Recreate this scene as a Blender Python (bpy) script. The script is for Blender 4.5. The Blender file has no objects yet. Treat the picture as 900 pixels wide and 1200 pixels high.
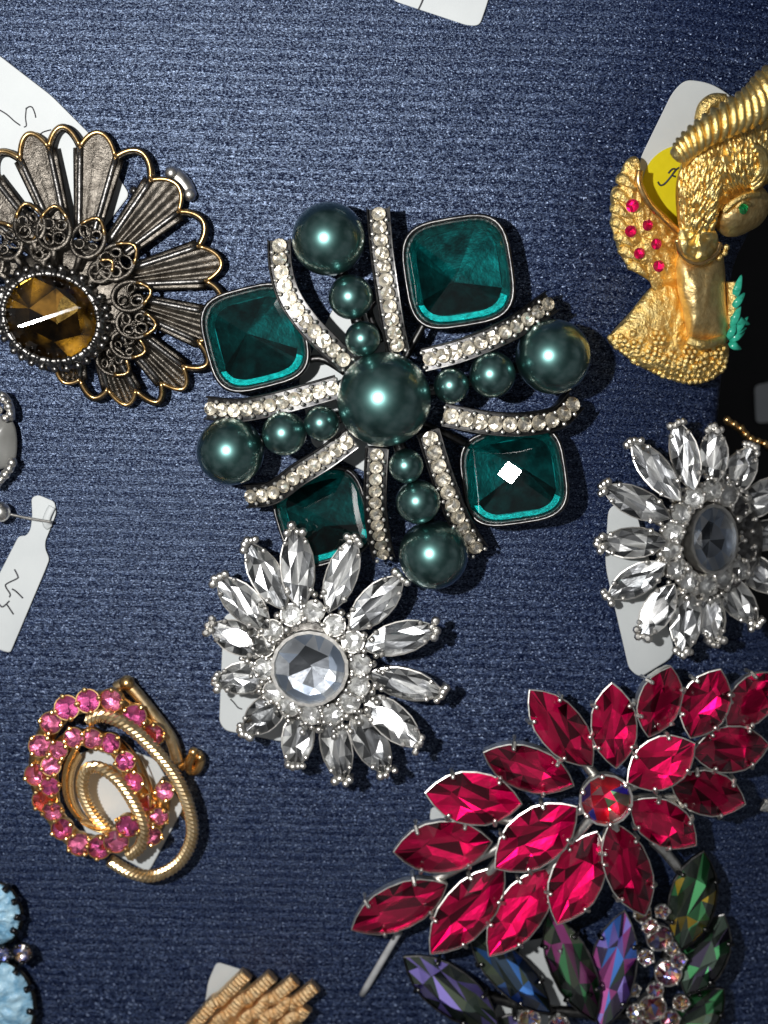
import bpy, math, random
from mathutils import Vector, Matrix, noise
random.seed(7)
R = math.radians
MM = 0.001                       # everything below is written in millimetres
scene = bpy.context.scene
COL = scene.collection

# ------------------------------------------------------------------ camera
D = 200.0                        # camera height over the cloth, mm
S = 0.125                        # mm per photo pixel at z = 0
cam_d = bpy.data.cameras.new('camera')
cam = bpy.data.objects.new('camera', cam_d); COL.objects.link(cam)
cam.location = (0, 0, D*MM)
cam_d.sensor_fit = 'VERTICAL'; cam_d.sensor_height = 24.0
cam_d.angle = 2*math.atan(600*S/D)
cam_d.clip_start = 0.002; cam_d.clip_end = 5.0
cam_d.dof.use_dof = True
cam_d.dof.focus_distance = 0.190
cam_d.dof.aperture_fstop = cam_d.lens/2.4
scene.camera = cam

# ------------------------------------------------------------------ light: phone flash beside the lens, dim room round it
LPOS = Vector((-47.0, 13.0, 197.0))
ld = bpy.data.lights.new('flash', 'POINT'); ld.energy = 1.85; ld.shadow_soft_size = 0.0022; ld.color = (1.0, 0.985, 0.96)
flash = bpy.data.objects.new('flash', ld); COL.objects.link(flash); flash.location = LPOS*MM
world = bpy.data.worlds.new('World'); scene.world = world; world.use_nodes = True
wn = world.node_tree.nodes; wl = world.node_tree.links
bg = wn['Background']; bg.inputs['Strength'].default_value = 1.0
tc = wn.new('ShaderNodeTexCoord'); nz = wn.new('ShaderNodeTexNoise'); nz.inputs['Scale'].default_value = 2.2; nz.inputs['Detail'].default_value = 2
rp = wn.new('ShaderNodeValToRGB')
rp.color_ramp.elements[0].position = 0.40; rp.color_ramp.elements[0].color = (0.006, 0.0065, 0.008, 1)
rp.color_ramp.elements[1].position = 0.68; rp.color_ramp.elements[1].color = (0.24, 0.245, 0.255, 1)
wl.new(tc.outputs['Generated'], nz.inputs['Vector']); wl.new(nz.outputs['Fac'], rp.inputs['Fac']); wl.new(rp.outputs['Color'], bg.inputs['Color'])
vs = scene.view_settings; vs.view_transform = 'Standard'; vs.look = 'None'; vs.exposure = 0.0; vs.gamma = 1.0
scene.cycles.max_bounces = 10; scene.cycles.glossy_bounces = 6; scene.cycles.transparent_max_bounces = 24
scene.cycles.sample_clamp_indirect = 4.0; scene.cycles.use_denoising = True
scene.cycles.caustics_reflective = True; scene.cycles.caustics_refractive = False

# ------------------------------------------------------------------ the cloth surface, and photo pixel -> point on it
EDGE = [(-300, 1120), (60, 985), (200, 895), (320, 852), (480, 846), (570, 852), (690, 895), (830, 985), (1000, 1040), (1500, 1150)]
def edge_mm(Y):
    py = 600 - Y/S
    for (a, xa), (b, xb) in zip(EDGE, EDGE[1:]):
        if py <= b or b == 1500:
            t = min(max((py-a)/(b-a), 0), 1); t = t*t*(3-2*t)
            return (xa+(xb-xa)*t-450)*S
    return 80.0
def surf(X, Y):
    z = 0.26*Y - 0.0004*Y*Y
    e = edge_mm(Y) - X
    if e < 34: z -= (34-max(e, -8))**2/105
    return z
def P(px, py, h=0.0):
    z = 0.0
    for _ in range(7):
        k = S*(D-z)/D
        X = (px-450)*k; Y = (600-py)*k
        z = surf(X, Y)+h
    return Vector((X, Y, z))
def NRM(p):
    e = 0.6
    return Vector((-(surf(p.x+e, p.y)-surf(p.x-e, p.y))/(2*e), -(surf(p.x, p.y+e)-surf(p.x, p.y-e))/(2*e), 1)).normalized()
def ONRM(p): return NRM(p).lerp(Vector((0, 0, 1)), 0.55).normalized()
def HALF(p):
    return ((Vector((0, 0, D))-p).normalized()+(LPOS-p).normalized()).normalized()
def pxmm(px, py, h=0): return S*(D-P(px, py, h).z)/D
def basis(o, xd, zd, sc=(1, 1, 1)):
    z = zd.normalized(); x = (xd-z*xd.dot(z)).normalized(); y = z.cross(x)
    M = Matrix((x*sc[0], y*sc[1], z*sc[2])).transposed().to_4x4(); M.translation = o
    return M
def frame(px, py, h, ang=0, tilt=(0, 0), face=None, sc=(1, 1, 1)):
    o = P(px, py, h); z = ONRM(o)
    if face is not None: z = z.lerp(HALF(o), face)
    z = (z+Vector((tilt[0], tilt[1], 0))).normalized()
    return basis(o, Vector((math.cos(R(ang)), math.sin(R(ang)), 0)), z, sc)
def seg(a, b, ha, hb, roll=0, face=None):
    A, B = P(a[0], a[1], ha), P(b[0], b[1], hb); o = (A+B)/2; x = (B-A)
    z = ONRM(o)
    if face is not None: z = HALF(o)*face + z*(1-face)
    M = basis(o, x, z)
    if roll: M = M @ Matrix.Rotation(R(roll), 4, 'X')
    return M, x.length/2

# ------------------------------------------------------------------ object helpers
W = {}
def thing(name, label, cat, px, py, group=None, h=0):
    o = bpy.data.objects.new(name, None); COL.objects.link(o)
    p = P(px, py, h); o.location = p*MM; o.empty_display_size = 0.005
    o['label'] = label; o['category'] = cat
    if group: o['group'] = group
    W[o] = Matrix.Translation(p*MM)
    return o
def tomesh(name, V, F, mats, smooth=False, fm=None):
    me = bpy.data.meshes.new(name)
    me.from_pydata([tuple(Vector(v)*MM) for v in V], [], F)
    for m in (mats if isinstance(mats, (list, tuple)) else [mats]): me.materials.append(m)
    if fm: me.polygons.foreach_set('material_index', fm)
    if smooth is True: me.polygons.foreach_set('use_smooth', [True]*len(F))
    elif smooth: me.polygons.foreach_set('use_smooth', smooth)
    me.update(); return me
def put(name, me, parent, M, label=None):
    o = bpy.data.objects.new(name, me); COL.objects.link(o)
    Mm = M.copy(); Mm.translation = M.translation*MM
    W[o] = Mm
    if parent is not None:
        o.parent = parent; o.matrix_local = W[parent].inverted() @ Mm
    else: o.matrix_world = Mm
    if label: o['label'] = label
    return o
def part(name, V, F, mat, parent, M=None, smooth=False, fm=None, label=None):
    if M is None:
        c = Vector((0, 0, 0))
        for v in V: c += Vector(v)
        c /= len(V); V = [Vector(v)-c for v in V]; M = Matrix.Translation(c)
    return put(name, tomesh(name, V, F, mat, smooth, fm), parent, M, label)
class MB:
    def __init__(s): s.V = []; s.F = []
    def add(s, vf):
        n = len(s.V); s.V += [Vector(v) for v in vf[0]]; s.F += [tuple(i+n for i in f) for f in vf[1]]; return s
    def out(s, name, mat, parent, M=None, smooth=True, label=None): return part(name, s.V, s.F, mat, parent, M, smooth, None, label)

def ball(c, r, nu=8, nv=6, sq=(1, 1, 1)):
    c = Vector(c); V = [c+Vector((0, 0, r*sq[2]))]; F = []
    for j in range(1, nv):
        a = math.pi*j/nv
        for i in range(nu):
            b = 2*math.pi*i/nu
            V.append(c+Vector((r*sq[0]*math.sin(a)*math.cos(b), r*sq[1]*math.sin(a)*math.sin(b), r*sq[2]*math.cos(a))))
    V.append(c-Vector((0, 0, r*sq[2]))); L = len(V)-1
    for i in range(nu):
        k = (i+1) % nu
        F.append((0, 1+i, 1+k))
        for j in range(nv-2):
            a = 1+j*nu
            F.append((a+i, a+nu+i, a+nu+k, a+k))
        a = 1+(nv-2)*nu
        F.append((a+i, L, a+k))
    return V, F
def tube(pts, rad, sides=8, closed=False, flat=1.0, up=Vector((0, 0, 1)), cap=True):
    pts = [Vector(p) for p in pts]; n = len(pts); V = []; F = []
    for i, p in enumerate(pts):
        if closed: t = pts[(i+1) % n]-pts[i-1]
        else: t = pts[min(i+1, n-1)]-pts[max(i-1, 0)]
        if t.length < 1e-9: t = Vector((1, 0, 0))
        t.normalize(); u = up
        if abs(t.dot(u)) > 0.98: u = Vector((1, 0, 0))
        s = t.cross(u).normalized(); w = s.cross(t)
        r = rad[i] if isinstance(rad, (list, tuple)) else rad
        for k in range(sides):
            a = 2*math.pi*k/sides
            V.append(p+s*(r*math.cos(a))+w*(r*flat*math.sin(a)))
    m = n if closed else n-1
    for i in range(m):
        j = (i+1) % n
        for k in range(sides):
            l = (k+1) % sides
            F.append((i*sides+k, i*sides+l, j*sides+l, j*sides+k))
    if not closed and cap:
        F.append(tuple(range(sides))[::-1]); F.append(tuple((n-1)*sides+k for k in range(sides)))
    return V, F
def crom(pts, n=8, closed=False):
    pts = [Vector(p) for p in pts]; m = len(pts); out = []
    for i in range(m if closed else m-1):
        if closed: p0, p1, p2, p3 = pts[i-1], pts[i], pts[(i+1) % m], pts[(i+2) % m]
        else: p0, p1, p2, p3 = pts[max(i-1, 0)], pts[i], pts[i+1], pts[min(i+2, m-1)]
        for k in range(n):
            t = k/n
            out.append(0.5*((2*p1)+(p2-p0)*t+(2*p0-5*p1+4*p2-p3)*t*t+(3*p1-p0-3*p2+p3)*t**3))
    if not closed: out.append(pts[-1])
    return out
def resample(pts, step):
    out = [pts[0]]; acc = 0.0
    for a, b in zip(pts, pts[1:]):
        L = (b-a).length
        while acc+L >= step and L > 0:
            t = (step-acc)/L; a = a.lerp(b, t); out.append(a); L = (b-a).length; acc = 0.0
        acc += L
    return out
def line(pts, h=None, n=8, closed=False):
    """photo pixels (x, y, height) -> smooth points in space"""
    q = crom([Vector((p[0], p[1], p[2] if len(p) > 2 else h)) for p in pts], n, closed)
    return [P(v.x, v.y, v.z) for v in q]

# ------------------------------------------------------------------ materials
def newmat(name):
    m = bpy.data.materials.new(name); m.use_nodes = True
    return m, m.node_tree.nodes, m.node_tree.links, m.node_tree.nodes['Principled BSDF']
def noise_node(n, l, scale, detail=3, rough=0.6, vec=None):
    t = n.new('ShaderNodeTexNoise'); t.inputs['Scale'].default_value = scale; t.inputs['Detail'].default_value = detail; t.inputs['Roughness'].default_value = rough
    if vec is None:
        g = n.new('ShaderNodeTexCoord'); vec = g.outputs['Object']
    l.new(vec, t.inputs['Vector']); return t
def ramp(n, l, src, stops):
    r = n.new('ShaderNodeValToRGB'); e = r.color_ramp.elements
    while len(e) < len(stops): e.new(0.5)
    for k, (p, c) in enumerate(stops): e[k].position = p; e[k].color = (*c, 1)
    l.new(src, r.inputs['Fac']); return r
def metal(name, c1, c2, rough=0.25, nscale=900, bump=0.0, bscale=2500, bdist=0.0002, spread=0.12):
    m, n, l, b = newmat(name)
    t = noise_node(n, l, nscale); r = ramp(n, l, t.outputs['Fac'], [(0.35, c1), (0.65, c2)])
    l.new(r.outputs['Color'], b.inputs['Base Color']); b.inputs['Metallic'].default_value = 1.0
    q = n.new('ShaderNodeMapRange'); q.inputs['To Min'].default_value = max(rough-spread, 0.04); q.inputs['To Max'].default_value = rough+spread
    t2 = noise_node(n, l, nscale*2.3); l.new(t2.outputs['Fac'], q.inputs['Value']); l.new(q.outputs['Result'], b.inputs['Roughness'])
    if bump:
        t3 = noise_node(n, l, bscale, 4, 0.65); bp = n.new('ShaderNodeBump'); bp.inputs['Strength'].default_value = bump; bp.inputs['Distance'].default_value = bdist
        l.new(t3.outputs['Fac'], bp.inputs['Height']); l.new(bp.outputs['Normal'], b.inputs['Normal'])
    return m
def crown(name, tint, ior=1.7, rough=0.05, gloss=(1, 1, 1)):
    """clear cut glass over a foil: lets light through to the foil behind and mirrors at its facets"""
    m = bpy.data.materials.new(name); m.use_nodes = True; n = m.node_tree.nodes; l = m.node_tree.links; n.clear()
    o = n.new('ShaderNodeOutputMaterial'); mix = n.new('ShaderNodeMixShader'); f = n.new('ShaderNodeFresnel'); f.inputs['IOR'].default_value = ior
    tr = n.new('ShaderNodeBsdfTransparent'); tr.inputs['Color'].default_value = (*tint, 1)
    g = n.new('ShaderNodeBsdfGlossy'); g.inputs['Color'].default_value = (*gloss, 1)
    tx = n.new('ShaderNodeTexCoord'); nz = n.new('ShaderNodeTexNoise'); nz.inputs['Scale'].default_value = 1500; l.new(tx.outputs['Object'], nz.inputs['Vector'])
    mr = n.new('ShaderNodeMapRange'); mr.inputs['To Min'].default_value = rough*0.5; mr.inputs['To Max'].default_value = rough*1.6
    l.new(nz.outputs['Fac'], mr.inputs['Value']); l.new(mr.outputs['Result'], g.inputs['Roughness'])
    l.new(f.outputs['Fac'], mix.inputs['Fac']); l.new(tr.outputs[0], mix.inputs[1]); l.new(g.outputs[0], mix.inputs[2]); l.new(mix.outputs[0], o.inputs['Surface'])
    return m

M_ = {}
M_['gun'] = metal('gunmetal', (0.045, 0.045, 0.048), (0.11, 0.108, 0.105), 0.34)
M_['silver'] = metal('silver', (0.64, 0.62, 0.58), (0.88, 0.86, 0.82), 0.37)
M_['dsilver'] = metal('antique_silver', (0.10, 0.095, 0.09), (0.30, 0.29, 0.28), 0.32, bump=0.3)
M_['petal'] = metal('antique_petal', (0.075, 0.066, 0.056), (0.20, 0.18, 0.155), 0.36, nscale=700, bump=0.5, bscale=3500)
M_['edge'] = metal('worn_brass_edge', (0.42, 0.25, 0.09), (0.62, 0.42, 0.20), 0.3)
M_['gold'] = metal('textured_gold', (0.86, 0.58, 0.18), (1.0, 0.80, 0.36), 0.38, bump=0.9, bscale=1800, bdist=0.0004)
M_['goldsmooth'] = metal('satin_gold', (0.76, 0.53, 0.22), (0.95, 0.74, 0.36), 0.48, bump=0.6, bscale=1300, bdist=0.0003)
M_['goldhair'] = metal('rough_gold', (0.88, 0.60, 0.18), (1.0, 0.82, 0.38), 0.36, nscale=700, bump=0.5, bscale=2400, bdist=0.0003)
M_['goldrope'] = metal('gold_mesh', (0.74, 0.52, 0.26), (0.95, 0.76, 0.48), 0.38)
M_['goldwarm'] = metal('warm_gold', (0.68, 0.40, 0.15), (0.88, 0.60, 0.28), 0.3)
M_['rosegold'] = metal('rose_gold_texture', (0.82, 0.52, 0.25), (1.0, 0.76, 0.46), 0.38, bump=0.8, bscale=2600, bdist=0.0004)
M_['c_clear'] = crown('clear_crown', (0.97, 0.975, 0.98), 1.75, 0.05)
M_['c_smoke'] = crown('grey_crown', (0.80, 0.82, 0.85), 1.75, 0.06)
M_['c_ruby'] = crown('ruby_crown', (0.87, 0.05, 0.30), 1.62, 0.06, (1, 0.9, 0.93))
M_['c_pink'] = crown('pink_crown', (0.96, 0.46, 0.64), 1.65, 0.06)
M_['c_rose'] = crown('rose_crown', (0.90, 0.36, 0.62), 1.65, 0.06)
M_['c_green'] = crown('teal_crown', (0.07, 0.56, 0.55), 1.6, 0.045)
M_['c_amber'] = crown('amber_crown', (0.76, 0.64, 0.34), 1.65, 0.06)
M_['c_dark'] = crown('dark_crown', (0.80, 0.82, 0.80), 1.7, 0.06)
M_['c_eye'] = crown('green_crown', (0.1, 0.7, 0.35), 1.6, 0.05)
M_['f_silver'] = metal('silver_foil', (0.78, 0.78, 0.78), (0.97, 0.97, 0.95), 0.40, nscale=600, spread=0.08, bump=0.6, bscale=750, bdist=0.00035)
M_['f_grey'] = metal('dim_facet_foil', (0.30, 0.305, 0.32), (0.66, 0.67, 0.69), 0.36, nscale=600, spread=0.08, bump=0.6, bscale=750, bdist=0.00035)  # duller copy of the silver foil: facets returning less light, put into colour
M_['f_floor'] = metal('unlit_floor_foil', (0.035, 0.037, 0.04), (0.15, 0.155, 0.16), 0.38, nscale=300, spread=0.06, bump=0.25, bscale=450, bdist=0.0004)  # stone floor painted darker than its rim foil, so the rim seems to glow
M_['f_deep'] = metal('unlit_facet_foil', (0.06, 0.065, 0.07), (0.22, 0.225, 0.23), 0.40, nscale=250, spread=0.08, bump=0.6, bscale=750, bdist=0.00035)  # dark copy of the silver foil: facets that catch no flash, painted in
M_['f_blue'] = metal('pale_blue_foil', (0.45, 0.52, 0.62), (0.75, 0.82, 0.92), 0.42, nscale=400, bump=0.5, bscale=700, bdist=0.0003)
M_['f_pave'] = metal('pave_foil', (0.70, 0.65, 0.56), (0.96, 0.93, 0.86), 0.33, nscale=900, spread=0.06)
M_['f_glit'] = metal('glitter_foil', (0.5, 0.5, 0.5), (0.95, 0.95, 0.95), 0.40, bump=1.0, bscale=2400, bdist=0.00018)
M_['f_brown'] = metal('brown_foil', (0.012, 0.009, 0.006), (0.07, 0.05, 0.03), 0.4, nscale=300)
M_['f_amber'] = metal('amber_foil', (0.05, 0.038, 0.02), (0.60, 0.50, 0.26), 0.3, nscale=260)
AB = [(0.06, 0.085, 0.07), (0.09, 0.36, 0.15), (0.45, 0.35, 0.95), (0.10, 0.30, 0.85), (0.55, 0.12, 0.40), (0.85, 0.55, 0.05), (0.08, 0.06, 0.12), (0.13, 0.16, 0.11), (0.07, 0.11, 0.18)]
for k, c in enumerate(AB):
    M_['ab%d' % k] = metal('aurora_foil', tuple(0.8*x for x in c), c, 0.5, nscale=500)
ABL = [(0.75, 0.72, 0.80), (0.85, 0.55, 0.25), (0.35, 0.45, 0.95), (0.7, 0.25, 0.35), (0.9, 0.85, 0.5), (0.3, 0.08, 0.12)]
for k, c in enumerate(ABL):
    M_['al%d' % k] = metal('aurora_clear_foil', tuple(0.8*x for x in c), c, 0.28, nscale=500)
for k, c in enumerate([(0.85, 0.03, 0.10), (0.10, 0.20, 0.95), (0.25, 0.60, 0.30)]): M_['rb%d' % k] = metal('red_aurora_foil', tuple(0.7*x for x in c), c, 0.35, nscale=500)
def pearlmat(name, c1, c2):
    m, n, l, b = newmat(name)
    t = noise_node(n, l, 260, 4); r = ramp(n, l, t.outputs['Fac'], [(0.3, c1), (0.7, c2)])
    l.new(r.outputs['Color'], b.inputs['Base Color']); b.inputs['Metallic'].default_value = 1.0; b.inputs['Roughness'].default_value = 0.34
    b.inputs['Coat Weight'].default_value = 1.0; b.inputs['Coat Roughness'].default_value = 0.08; b.inputs['Coat IOR'].default_value = 1.65
    t3 = noise_node(n, l, 1800, 3); bp = n.new('ShaderNodeBump'); bp.inputs['Strength'].default_value = 0.06; bp.inputs['Distance'].default_value = 0.0001
    l.new(t3.outputs['Fac'], bp.inputs['Height']); l.new(bp.outputs['Normal'], b.inputs['Normal'])
    return m
M_['pearl'] = pearlmat('dark_green_pearl', (0.10, 0.22, 0.21), (0.13, 0.27, 0.255))
def plain(name, c1, c2, rough=0.6, scale=300, bump=0.0, bscale=900, bdist=0.0002, spec=0.4):
    m, n, l, b = newmat(name)
    t = noise_node(n, l, scale, 4); r = ramp(n, l, t.outputs['Fac'], [(0.35, c1), (0.65, c2)])
    l.new(r.outputs['Color'], b.inputs['Base Color']); b.inputs['Roughness'].default_value = rough; b.inputs['Specular IOR Level'].default_value = spec
    if bump:
        t3 = noise_node(n, l, bscale, 4); bp = n.new('ShaderNodeBump'); bp.inputs['Strength'].default_value = bump; bp.inputs['Distance'].default_value = bdist
        l.new(t3.outputs['Fac'], bp.inputs['Height']); l.new(bp.outputs['Normal'], b.inputs['Normal'])
    return m
M_['tag'] = plain('white_tag_plastic', (0.57, 0.60, 0.61), (0.62, 0.65, 0.655), 0.5, 90, 0.05)
M_['pale'] = plain('pale_pin_metal', (0.42, 0.43, 0.44), (0.55, 0.56, 0.57), 0.4, 300, spec=0.6)
M_['ink'] = plain('black_ink', (0.02, 0.02, 0.025), (0.05, 0.05, 0.06), 0.6)
M_['yellow'] = plain('yellow_sticker', (0.66, 0.56, 0.01), (0.72, 0.62, 0.015), 0.55)
M_['enamel'] = plain('green_enamel', (0.01, 0.28, 0.18), (0.05, 0.48, 0.34), 0.25, 700, spec=0.6)
M_['blueice'] = plain('pale_blue_stone', (0.16, 0.38, 0.58), (0.45, 0.68, 0.82), 0.3, 420, 0.8, 700, 0.0006, 0.6)
M_['greycab'] = plain('grey_cabochon', (0.16, 0.16, 0.15), (0.22, 0.22, 0.21), 0.3, 120)
M_['dark'] = plain('dark_tabletop', (0.006, 0.006, 0.007), (0.012, 0.012, 0.013), 0.6, 60)

def cloth_mat():
    m, n, l, b = newmat('navy_ribbed_cloth')
    tc = n.new('ShaderNodeTexCoord')
    def mapped(sx, sy, rz=0):
        mp = n.new('ShaderNodeMapping'); mp.inputs['Scale'].default_value = (sx, sy, 60); mp.inputs['Rotation'].default_value = (0, 0, R(rz)); l.new(tc.outputs['Object'], mp.inputs['Vector']); return mp.outputs['Vector']
    wv = n.new('ShaderNodeTexWave'); wv.wave_type = 'BANDS'; wv.bands_direction = 'Y'; wv.wave_profile = 'SIN'
    wv.inputs['Scale'].default_value = 205; wv.inputs['Distortion'].default_value = 5.0; wv.inputs['Detail'].default_value = 3; wv.inputs['Detail Scale'].default_value = 1.2; wv.inputs['Detail Roughness'].default_value = 0.6
    l.new(mapped(1, 1, 1.5), wv.inputs['Vector'])
    fib = noise_node(n, l, 1.0, 2, 0.75, mapped(2300, 4300, 4))
    fin = noise_node(n, l, 1.0, 1, 0.7, mapped(4200, 6000, -8))
    big = noise_node(n, l, 1.0, 2, 0.5, mapped(40, 60))
    def math_(op, a, bb):
        q = n.new('ShaderNodeMath'); q.operation = op
        for k, v in enumerate((a, bb)):
            if isinstance(v, (int, float)): q.inputs[k].default_value = v
            else: l.new(v, q.inputs[k])
        return q.outputs[0]
    hgt = math_('ADD', math_('MULTIPLY', wv.outputs['Fac'], 0.40), math_('ADD', math_('MULTIPLY', fib.outputs['Fac'], 0.9), math_('MULTIPLY', fin.outputs['Fac'], 0.7)))
    bp = n.new('ShaderNodeBump'); bp.inputs['Strength'].default_value = 1.0; bp.inputs['Distance'].default_value = 0.000105
    l.new(hgt, bp.inputs['Height']); l.new(bp.outputs['Normal'], b.inputs['Normal'])
    mixv = math_('ADD', math_('MULTIPLY', fib.outputs['Fac'], 0.55), math_('ADD', math_('MULTIPLY', wv.outputs['Fac'], 0.050), math_('MULTIPLY', fin.outputs['Fac'], 0.36)))
    r = ramp(n, l, mixv, [(0.385, (0.0022, 0.0045, 0.019)), (0.485, (0.0055, 0.0115, 0.042)), (0.565, (0.019, 0.035, 0.098)), (0.665, (0.14, 0.19, 0.36))])  # palest stop paints fibre glints; the wave adds light and dark rib lines
    spk = noise_node(n, l, 1.0, 0, 0.5, mapped(3000, 3600, 20)); sr = ramp(n, l, spk.outputs['Fac'], [(0.74, (0, 0, 0)), (0.82, (1, 1, 1))])  # sparse fibre sparkles, painted into the base colour as pale specks
    mx = n.new('ShaderNodeMix'); mx.data_type = 'RGBA'; l.new(sr.outputs['Color'], mx.inputs['Factor']); l.new(r.outputs['Color'], mx.inputs['A']); mx.inputs['B'].default_value = (0.36, 0.45, 0.68, 1)
    l.new(mx.outputs['Result'], b.inputs['Base Color'])
    b.inputs['Roughness'].default_value = 0.34; sp = ramp(n, l, mixv, [(0.405, (0.03,)*3), (0.485, (0.45,)*3), (0.58, (1.0,)*3)]); l.new(sp.outputs['Color'], b.inputs['Specular IOR Level']); b.inputs['IOR'].default_value = 1.75; b.inputs['Specular Tint'].default_value = (0.60, 0.75, 1.0, 1)
    return m
M_['cloth'] = cloth_mat()

# ------------------------------------------------------------------ the setting
def build_cloth():
    V = []; F = []; nx, ny = 90, 120; curl = 7
    for j in range(ny+1):
        Y = -105+210*j/ny; xr = edge_mm(Y)
        for i in range(nx+1):
            t = i/nx; X = -85+(xr+85)*t; V.append((X, Y, surf(X, Y)))
        X0, z0 = V[-1][0], V[-1][2]; a0 = math.atan(0.65)
        x, z = X0, z0
        for k in range(curl):
            a = a0+(math.pi/2-a0)*min((k+1)/4, 1); L = 1.5 if k < 4 else 12
            x += math.cos(a)*L; z -= math.sin(a)*L; V.append((x, Y, z))
    n = nx+1+curl
    for j in range(ny):
        for i in range(n-1): F.append((j*n+i, j*n+i+1, (j+1)*n+i+1, (j+1)*n+i))
    o = part('display_cloth', V, F, M_['cloth'], None, Matrix.Identity(4), True)
    o['kind'] = 'structure'; o['label'] = 'navy blue ribbed shimmering cloth over a display pad'
    V = [(-260, -260, -62), (260, -260, -62), (260, 260, -62), (-260, 260, -62)]
    o = part('tabletop', V, [(0, 1, 2, 3)], M_['dark'], None, Matrix.Identity(4)); o['kind'] = 'structure'
    o['label'] = 'dark table surface under the display pad'
build_cloth()

# ------------------------------------------------------------------ gems
def lens_outline(n=20, p=2.5):
    pts = []
    for k in range(n):
        a = 2*math.pi*k/n; x = math.cos(a); s = 1 if math.sin(a) >= 0 else -1
        pts.append((x, s*(1-abs(x)**p) if abs(x) < 0.999 else 0.0))
    return pts
def gem_geo(outline, seed, table=0.56, tz=0.42, depth=0.62, jit=0.10, keel=0.0, offs=(0, 0)):
    rnd = random.Random(seed); n = len(outline); V = []; F = []; fm = []
    for x, y in outline[::2]: V.append((x*table+offs[0], y*table+offs[1], tz))            # table
    for x, y in outline: V.append((x, y, 0.02))                       # girdle
    for x, y in outline: V.append((x*0.99, y*0.99, -0.06))            # lower girdle
    h = n//2
    mid = []
    for k in range(h):
        x, y = outline[(2*k+1) % n]; q = 0.56+rnd.uniform(-jit, jit)
        V.append((x*q+rnd.uniform(-jit, jit)*0.5, y*q+rnd.uniform(-jit, jit)*0.5, -depth*0.55+rnd.uniform(-jit, jit)))
    V.append((-keel+rnd.uniform(-jit, jit)*0.5, rnd.uniform(-jit, jit)*0.5, -depth)); V.append((keel, rnd.uniform(-jit, jit)*0.5, -depth*0.96))
    T, G, L, Q, K = 0, h, h+n, h+2*n, h+2*n+h
    F.append(tuple(range(h))); fm.append(0)
    for k in range(h):
        a, b, c = G+2*k, G+2*k+1, G+(2*k+2) % n; t0, t1 = T+k, T+(k+1) % h
        F += [(a, b, t0), (t0, b, t1), (b, c, t1)]; fm += [0]*3
    for k in range(n):
        j = (k+1) % n
        F.append((L+k, L+j, G+j, G+k)); fm.append(1)
    for k in range(h):
        a, b, c = L+2*k, L+2*k+1, L+(2*k+2) % n; q0 = Q+k; q1 = Q+(k+1) % h
        F += [(b, a, q0), (c, b, q0), (c, q0, q1)]; fm += [1]*3
        kk = K if outline[(2*k+1) % n][0] < 0 else K+1
        k2 = K if outline[(2*k+3) % n][0] < 0 else K+1
        F.append((q1, q0, kk)); fm.append(2)
        if k2 != kk: F.append((q1, kk, k2)); fm.append(2)
    return V, F, fm
GEOS = {}
def gem_mesh(kind, var, cm, fms):
    key = (kind, var, cm, fms if isinstance(fms, str) else tuple(fms))
    if key in GEOS: return GEOS[key]
    if kind == 'round': ol = [(math.cos(2*math.pi*k/16), math.sin(2*math.pi*k/16)) for k in range(16)]; V, F, fm = gem_geo(ol, var*7+1)
    elif kind == 'small': ol = [(math.cos(2*math.pi*k/12), math.sin(2*math.pi*k/12)) for k in range(12)]; V, F, fm = gem_geo(ol, var*5+2, 0.34, 0.42, 0.40, 0.20)
    elif kind == 'disc': ol = [(math.cos(2*math.pi*k/20), math.sin(2*math.pi*k/20)) for k in range(20)]; V, F, fm = gem_geo(ol, var*5+2, 0.72, 0.30, 0.36, 0.07)
    elif kind == 'marq': V, F, fm = gem_geo(lens_outline(), var*3+5, 0.52, 0.40, 0.32, 0.16, 0.35)
    elif kind == 'marqf': V, F, fm = gem_geo(lens_outline(), var*3+5, 0.60, 0.34, 0.5, 0.20, 0.3, (0.02, 0.03))
    if isinstance(fms, str): fms = [fms]
    rnd = random.Random(var*11+3)
    if kind == 'disc': fm = [0 if f == 0 else (1+rnd.randrange(2) if f == 1 else 3+rnd.randrange(2)) for f in fm]
    else: fm = [0 if f == 0 else 1+rnd.randrange(len(fms)) for f in fm]
    GEOS[key] = tomesh('cut_'+kind, V, F, [M_[cm]]+[M_[f] for f in fms], False, fm)
    return GEOS[key]
def gem(name, kind, M, sc, cm, fms, parent, nvar=6, var=None, label=None):
    me = gem_mesh(kind, random.randrange(nvar) if var is None else var, cm, fms)
    return put(name, me, parent, M @ Matrix.Diagonal((*sc, 1)), label)

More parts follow.
